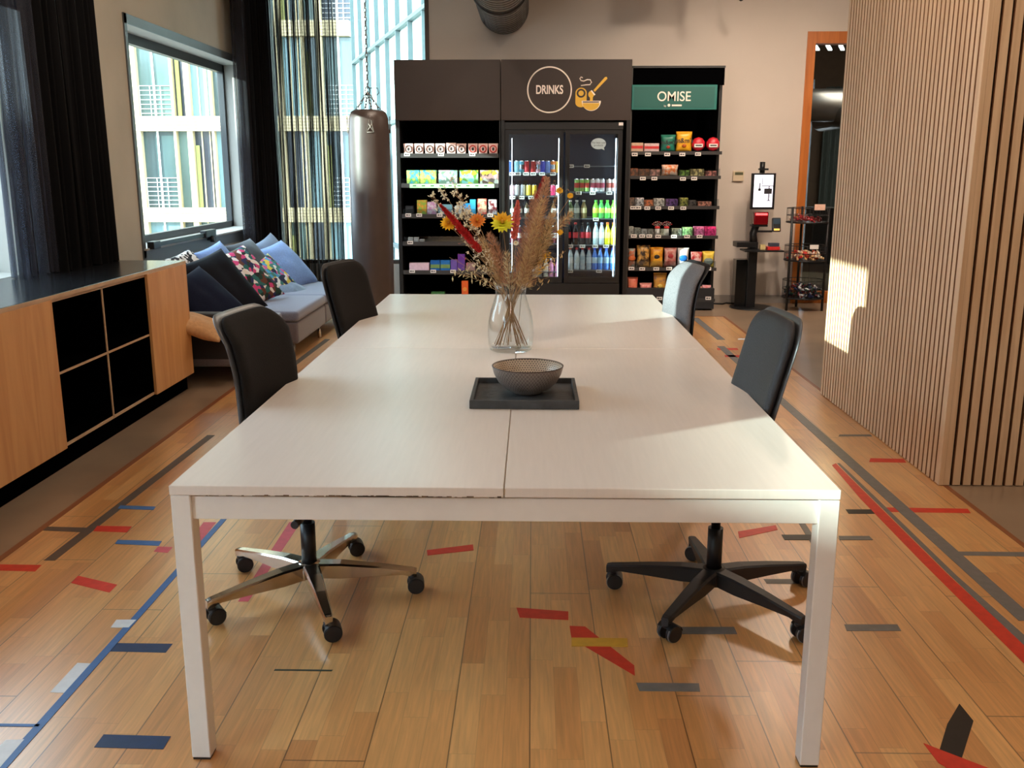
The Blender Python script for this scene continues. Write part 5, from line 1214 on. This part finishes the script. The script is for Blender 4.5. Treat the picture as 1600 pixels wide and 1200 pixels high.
for i, (a_, b_2) in enumerate([(1081, 1103), (1104, 1126)]):
    xa, xb = qx(a_), qx(b_2); r_ = (xb-xa)/2; cx0 = (xa+xb)/2; tt_ = thing('round_candy_pack', ['round red candy pack left of its twin', 'round red candy pack at the right end'][i]+' on the top right shelf', 'candy pack', (cx0, QF+.07, B0), group='round red candy packs')
    m_ = MB(); m_.lathe([(0, -.03), (r_*.8, -.022), (r_, 0), (r_*.8, .022), (0, .03)], seg=10)
    bmesh.ops.transform(m_.bm, matrix=Matrix.Translation((cx0, QF+.07, B0+r_*1.0+.003)) @ Matrix.Rotation(PI/2, 4, 'X') @ Matrix.Rotation(PI/10, 4, 'Z'), verts=m_.bm.verts)
    m_.out('pack_body', cm('candyred', 204, 34, 50), tt_)
    m_ = MB(); m_.box(cx0-r_*.62, cx0+r_*.62, QF+.036, QF+.046, B0+r_*.62, B0+r_*1.1); m_.out('pack_label', M['tag'], tt_)
    MB().box(cx0-r_*.45, cx0+r_*.45, QF+.034, QF+.037, B0+r_*.78, B0+r_*.95).out('pack_print', M['ink'], tt_)
# lower right shelves
at_row(268); B1 = qz(276)+.006
for i, (a_, b_2, yt, col, nm_) in enumerate([(981, 997, 263, (130, 74, 44), 'stack of brown chocolate bars'), (998, 1015, 264, (110, 64, 30), 'dark caramel box'), (1016, 1031, 265, (176, 120, 110), 'dusty pink wrapped box'), (1062, 1077, 266, (110, 140, 60), 'green snack box'), (1079, 1100, 264, (176, 160, 110), 'yellow and red snack box'), (1103, 1120, 267, (190, 120, 110), 'flat pink snack box')]):
    carton(qx(a_), qx(b_2), B1, qz(yt), pattern('rs1_%d' % i, [c(*col), c(*[min(255, int(v*1.3)) for v in col]), c(*[int(v*.6) for v in col])], 30, kind='noise'), nm_+' on the second right shelf', 'small_box', .1, QF+.03)
bag(qx(1034), qx(1060), B1, qz(258), pattern('redorangebag', [c(200, 60, 40), c(226, 130, 60), c(230, 200, 180)], 26, kind='noise'), 'red and orange sweets bag on the second right shelf', QF+.06)
at_row(315); B2 = qz(323)+.006
for i, (a_, b_2, yt, col, nm_) in enumerate([(980, 991, 309, (110, 84, 70), 'brown bar pack'), (993, 1006, 309, (190, 186, 186), 'silver bar pack'), (1007, 1021, 313, (206, 110, 60), 'orange bar pack'), (1022, 1038, 310, (196, 190, 182), 'white wrapper pack'), (1041, 1059, 311, (98, 66, 120), 'purple bar pack'), (1062, 1075, 309, (140, 140, 70), 'olive bar pack'), (1076, 1088, 313, (90, 80, 74), 'grey-brown bar pack'), (1091, 1112, 315, (196, 130, 110), 'salmon flat pack')]):
    carton(qx(a_), qx(b_2), B2, qz(yt), pattern('rs2_%d' % i, [c(*col), c(*[min(255, int(v*1.25)) for v in col]), c(*[int(v*.6) for v in col])], 40, kind='noise'), nm_+' on the third right shelf', 'bar_pack', .1, QF+.03)
at_row(360); B3 = qz(369)+.006
for i, (a_, b_2, yt, col, nm_) in enumerate([(980, 990, 354, (150, 150, 140), 'grey gum pack'), (991, 1001, 356, (120, 124, 116), 'darker gum pack'), (1002, 1011, 358, (160, 160, 156), 'silver gum pack'), (1012, 1021, 358, (110, 110, 104), 'charcoal gum pack'), (1050, 1065, 357, (170, 180, 160), 'pale mint pack'), (1067, 1082, 355, (150, 196, 130), 'green mint pack'), (1085, 1100, 354, (236, 120, 170), 'pink gum box'), (1101, 1119, 354, (240, 60, 130), 'hot pink gum box')]):
    carton(qx(a_), qx(b_2), B3, qz(yt), pattern('rs3_%d' % i, [c(*col), c(*[min(255, int(v*1.2)) for v in col]), c(*[int(v*.75) for v in col])], 40, kind='noise'), nm_+' on the fourth right shelf', 'gum_pack', .1, QF+.03)
for i, px in enumerate((1027.5, 1042)):
    x = qx(px); tt_ = thing('lollipop_holder', ['left', 'right'][i]+' little lollipop stand with fanned sweets on the fourth right shelf', 'sweets', (x, QF+.06, B3), group='lollipop stands')
    MB().cyl((x, QF+.06, B3), (x, QF+.06, B3+.075), .028, .024).out('jar', M['tag'], tt_)
    MB().cyl((x, QF+.06, B3+.075), (x, QF+.06, B3+.095), .028).out('jar_lid', redb, tt_)
    m_ = MB()
    for k in range(7):
        an = -1.0+k*2/6; q0 = Vector((x, QF+.06, B3+.09)); q1 = q0+Vector((math.sin(an)*.06, 0, math.cos(an)*.055)); m_.cyl(q0, q1, .0015, seg=5); m_.box(q1.x-.005, q1.x+.005, q1.y-.005, q1.y+.005, q1.z-.005, q1.z+.005, 0)
    m_.out('lollipops', pattern('lolly', [c(230, 220, 210), c(200, 50, 60), c(90, 40, 40)], 120), tt_)
at_row(402); B4 = qz(419)+.006
bags = [(976, 993, 389, 'print_crisp_teal', [(110, 130, 120), (190, 90, 40), (150, 160, 150)], 'teal crisp bag with orange picture'), (995, 1016, 384, 'print_crisp_black', [(30, 24, 22), (60, 44, 30), (210, 160, 80)], 'black and gold crisp bag'), (1016, 1037, 387, 'print_crisp_gold', [(226, 160, 40), (236, 176, 50), (206, 130, 30)], 'golden crisp bag with dark emblem'), (1038, 1058, 388, 'print_crisp_red', [(150, 60, 56), (190, 110, 100), (206, 160, 150)], 'dusky red crisp bag'), (1059, 1077, 388, 'print_crisp_white', [(236, 232, 230), (230, 230, 226), (226, 226, 226)], 'white snack bag with blue emblem'), (1080, 1098, 394, 'print_bag_red', [(226, 70, 70), (236, 190, 180), (206, 50, 56)], 'red and white sweets bag'), (1098, 1117, 393, 'print_bag_yellow', [(240, 206, 50), (236, 200, 70), (240, 216, 90)], 'yellow snack bag with grey picture')]
logos = {1: None, 2: (M['ink'], .55, .03), 4: (cm('emblemblue', 30, 110, 200), .5, .045), 6: (cm('greypic', 130, 146, 140), .4, .05), 0: (cm('orangepic', 196, 100, 50), .5, .04), 3: (cm('rosepic', 170, 50, 56), .6, .03), 5: (cm('whitepic', 236, 190, 190), .45, .04)}
for i, (a_, b_2, yt, nm_, cols, lab) in enumerate(bags): bag(qx(a_), qx(b_2), B4, qz(yt), pattern(nm_, [c(*q_) for q_ in cols], 18, kind='noise'), lab+' on the fifth right shelf', QF+.07, logos.get(i), th=.08)
at_row(450); B5 = qz(467)+.006
bags = [(979, 997, 434, [(206, 60, 50), (230, 130, 100)], 'red snack bag far left'), (1000, 1019, 443, [(196, 50, 60), (226, 150, 140)], 'low red and white bag'), (1021, 1042, 427, [(60, 60, 120), (206, 150, 60)], 'blue snack bag with cheese picture'), (1044, 1055, 433, [(140, 30, 40), (110, 30, 40)], 'dark red bag half behind the chair'), (1086, 1098, 448, [(226, 110, 80), (230, 170, 150)], 'orange sweets bag near the right end'), (1098, 1112, 446, [(226, 60, 80), (236, 170, 170)], 'pink-red sweets bag at the right end')]
for i, (a_, b_2, yt, cols, lab) in enumerate(bags): bag(qx(a_), qx(b_2), B5, qz(yt), pattern('bb_%d' % i, [c(*q_) for q_ in cols], 22, kind='noise'), lab+' on the bottom right shelf', QF+.07, (cm('cheesepic', 226, 190, 90), .5, .03) if i == 2 else None)

at_row(300)
# ================================================================== WALL THERMOSTAT, KIOSK, SWEETS RACK
A = P(1145, 267, Y=YB); B = P(1161, 283, Y=YB)
t = thing('thermostat', 'small beige thermostat on the wall beside the checkout', 'thermostat', ((A.x+B.x)/2, YB, B.z))
MB().box(A.x, B.x, YB-.028, YB-.0, B.z, A.z, bev=.004).out('thermostat_body', mat('beige_plastic', c(206, 188, 158), .5), t)
MB().box(A.x+.02, B.x-.01, YB-.030, YB-.028, A.z-.045, A.z-.015).out('thermostat_display', mat('lcd_green', c(90, 90, 66), .3), t)
KX, KY = 2.47, 10.35
def kx(px): return P(px, 300, Y=KY).x
def kz(py): return P(1185, py, Y=KY).z
t = thing('self_checkout', 'black self-checkout stand with screen, red scanner and card reader', 'checkout', (KX, KY, 0))
MB().cyl((kx(1184), KY, 0), (kx(1184), KY, .012), .24, .235, seg=48).out('base_plate', M['blackm'], t)
MB().box(kx(1174), kx(1188), KY-.04, KY+.04, .012, kz(378), bev=.004).out('post', M['blackm'], t)
MB().box(kx(1156.5), kx(1179), KY+.0, KY+.17, .012, kz(406), bev=.004).out('computer_box', mat('glossy_black', c(14, 15, 16), .15), t)
MB().box(kx(1154), kx(1184), KY-.06, KY+.16, kz(386), kz(378), bev=.004).out('shelf_arm', M['blackm'], t)
MB().box(kx(1164), kx(1225), KY-.16, KY+.1, kz(392), kz(389.5), bev=.002).out('shelf_plate', M['blackm'], t)
MB().tube([(kx(1182), KY, kz(380)), (kx(1181), KY+.02, kz(365)), (kx(1186), KY+.03, kz(350)), (kx(1186), KY+.05, kz(335))], [.045, .04, .04, .03], 12).out('stand_neck', M['blackm'], t)
MB().box(kx(1178.5), kx(1201), KY-.06, KY+.04, kz(351), kz(331), bev=.012, seg=3).out('barcode_scanner', mat('dark_red_plastic', c(110, 12, 18), .15), t)
MB().box(kx(1181), kx(1199), KY-.066, KY-.06, kz(336), kz(333)).out('scanner_light', emis('red_glow', (1, .05, .05, 1), 4), t)
MB().box(kx(1176), kx(1201), KY-.05, KY+.05, kz(354), kz(351), bev=.003).out('scanner_base', M['blackm'], t)
MB().box(kx(1187), kx(1210), KY-.01, KY+.01, kz(363), kz(360)).out('reader_arm', M['blackm'], t)
m_ = MB().box(-.045, .045, -.02, .02, -.075, .075, bev=.008); bmesh.ops.transform(m_.bm, matrix=Matrix.Translation((kx(1214.5), KY-.04, kz(351))) @ Matrix.Rotation(-.25, 4, 'X'), verts=m_.bm.verts); m_.out('card_reader', M['blackm'], t)
m_ = MB().box(-.035, .035, -.024, -.02, .005, .06).box(-.03, .03, -.024, -.02, -.065, -.045, 1); bmesh.ops.transform(m_.bm, matrix=Matrix.Translation((kx(1214.5), KY-.04, kz(351))) @ Matrix.Rotation(-.25, 4, 'X'), verts=m_.bm.verts); m_.out('reader_display', [mat('reader_lcd', c(60, 76, 90), .2), emis('amber_glow', (1, .5, .1, 1), .8)], t)
MB().cyl((kx(1189), KY, kz(271)), (kx(1189), KY, kz(253)), .028).box(kx(1189)-.035, kx(1189)+.06, KY-.03, KY+.03, kz(266), kz(263)).out('indicator_lamp', M['blackm'], t)
x0, x1, z0, z1 = kx(1172), kx(1209.5), kz(327), kz(270.5)
sc = MB().box(x0, x1, KY-.045, KY-.015, z0, z1, bev=.004).out('screen', M['blackm'], t); s_ = T(_loc=t['_loc'], _rot=0, _id=sub(sc)['_id'])
sy_ = KY-.046
MB().box(x0+.028, x1-.026, sy_-.001, sy_, z0+.025, z1-.018).out('screen_image', emis('lcd_white', (.80, .80, .92, 1), .95), s_)
m_ = MB()
def sxz(u, v): return x0+(x1-x0)*u, z1-(z1-z0)*v     # u, v across the screen, from its upper left
def rect(u0, u1, v0, v1):
    a_, b_2 = sxz(u0, v0); c_, d_ = sxz(u1, v1); m_.box(a_, c_, sy_-.002, sy_-.001, d_, b_2)
rect(.44, .46, .05, .36); rect(.44, .92, .345, .365); rect(.72, .76, .36, .42); rect(.54, .86, .42, .57); rect(.72, .76, .57, .75); rect(.66, .82, .74, .76); rect(.29, .40, .42, .49); rect(.325, .365, .27, .44); rect(.22, .46, .60, .61)
m_.out('screen_drawing', M['ink'], s_)
carton(kx(1200), kx(1219), kz(389.2), kz(384), cm('redtray', 206, 50, 46), 'flat red box on the checkout shelf', 'small_box', .1, KY-.14)
carton(kx(1203), kx(1218), kz(383.8), kz(378.5), cm('slatebox', 60, 64, 80), 'dark blue box on top of the red box at the checkout', 'small_box', .08, KY-.13)
carton(kx(1189), kx(1197), kz(389.2), kz(381), cm('yellowpk', 206, 186, 130), 'little pale packet on the checkout shelf', 'small_box', .05, KY-.12)
m_ = MB(); m_.tube([(QX1+.0, 10.66, .06), (2.05, 10.6, .01), (2.15, 10.58, .008), (2.2, 10.66, .008), (2.35, 10.6, .008), (KX-.1, KY+.2, .02)], .009, 8)
tag(m_.out('power_cable', M['blackm']), 'black cable on the floor between the OMISE shelf and the checkout', 'cable')
# rack
RXc, RYc = 2.93, 10.22
t = thing('sweets_rack', 'black wire rack with three baskets of wrapped sweets', 'rack', (RXc, RYc, 0))
def rz(py): return P(1257, py, Y=RYc).z
rr_ = .215
for an in (math.radians(208), math.radians(-28), math.radians(90)):
    x, y = RXc+rr_*math.cos(an), RYc+rr_*math.sin(an)
    MB().cyl((x, y, 0), (x, y, rz(325)+.01), .013, seg=10).out('post', M['blackm'], t)
tiers = [(325, 347), (383, 406), (437, 464)]
for i, (a_, b_2) in enumerate(tiers):
    zt_, zb_ = rz(a_), rz(b_2); m_ = MB(); n_ = 36
    for z, r in ((zt_, rr_), (zb_, rr_), ((zt_+zb_)/2, rr_)):
        m_.tube([(RXc+r*math.cos(k*2*PI/n_), RYc+r*math.sin(k*2*PI/n_), z) for k in range(n_+1)], .004 if z != zb_ else .008, 5)
    for k in range(n_):
        x, y = RXc+rr_*math.cos(k*2*PI/n_), RYc+rr_*math.sin(k*2*PI/n_); m_.cyl((x, y, zb_), (x, y, zt_), .0018, seg=5)
    m_.cyl((RXc, RYc, zb_-.008), (RXc, RYc, zb_), rr_-.002, seg=36)
    m_.out('basket', M['blackm'], t)
MB().box(RXc-.0, RXc+.11, RYc-rr_-.012, RYc-rr_-.008, rz(327), rz(321)+.02).out('price_card', cm('pinkcard', 236, 190, 170), t)
MB().box(RXc-.02, RXc+.07, RYc-rr_-.012, RYc-rr_-.008, rz(388)+.01, rz(383)+.02).out('price_card', M['tag'], t)
random.seed(21)
cands = [([c(196, 40, 50), c(226, 190, 180), c(120, 30, 34)], 26, .05), ([c(214, 80, 40), c(240, 190, 130), c(200, 40, 40), c(236, 220, 200)], 90, .085), ([c(30, 60, 44), c(220, 220, 222), c(40, 50, 90), c(130, 36, 40), c(20, 20, 22)], 110, .13)]
for i, (cols, n_, hgt) in enumerate(cands):
    zb_ = rz(tiers[i][1]); m_ = MB()
    for k in range(n_):
        r = rr_*.86*math.sqrt(random.random()); an = random.uniform(0, 2*PI); z = zb_+.014+hgt*random.random()*(1-.5*(r/rr_)**2)
        if i == 0: r *= .9
        x, y = RXc+r*math.cos(an), RYc+r*math.sin(an); rot = Matrix.Rotation(random.uniform(0, PI), 4, (random.random(), random.random(), random.random()+.1))
        m_.box(-.022, .022, -.012, .012, -.009, .009, random.randrange(len(cols)), bev=.006, M4=Matrix.Translation((x, y, z)) @ rot)
        for s in (-1, 1): m_.box(s*.022, s*.034, -.010, .010, -.001, .001, random.randrange(len(cols)), M4=Matrix.Translation((x, y, z)) @ rot)
    o_ = m_.out('wrapped_sweets', [mat('sweet_%d_%d' % (i, j), cc, .3, var=.1) for j, cc in enumerate(cols)])
    tag(o_, ['few red wrapped sweets in the top basket of the wire rack', 'orange and red wrapped sweets filling the middle basket', 'dark green and silver wrapped sweets in the lowest basket'][i], 'sweets', kind='stuff')

for o_ in bpy.data.objects:
    if o_.type == 'MESH' and o_.parent is None and 'label' not in o_ and 'kind' not in o_: print('UNLABELLED', o_.name)
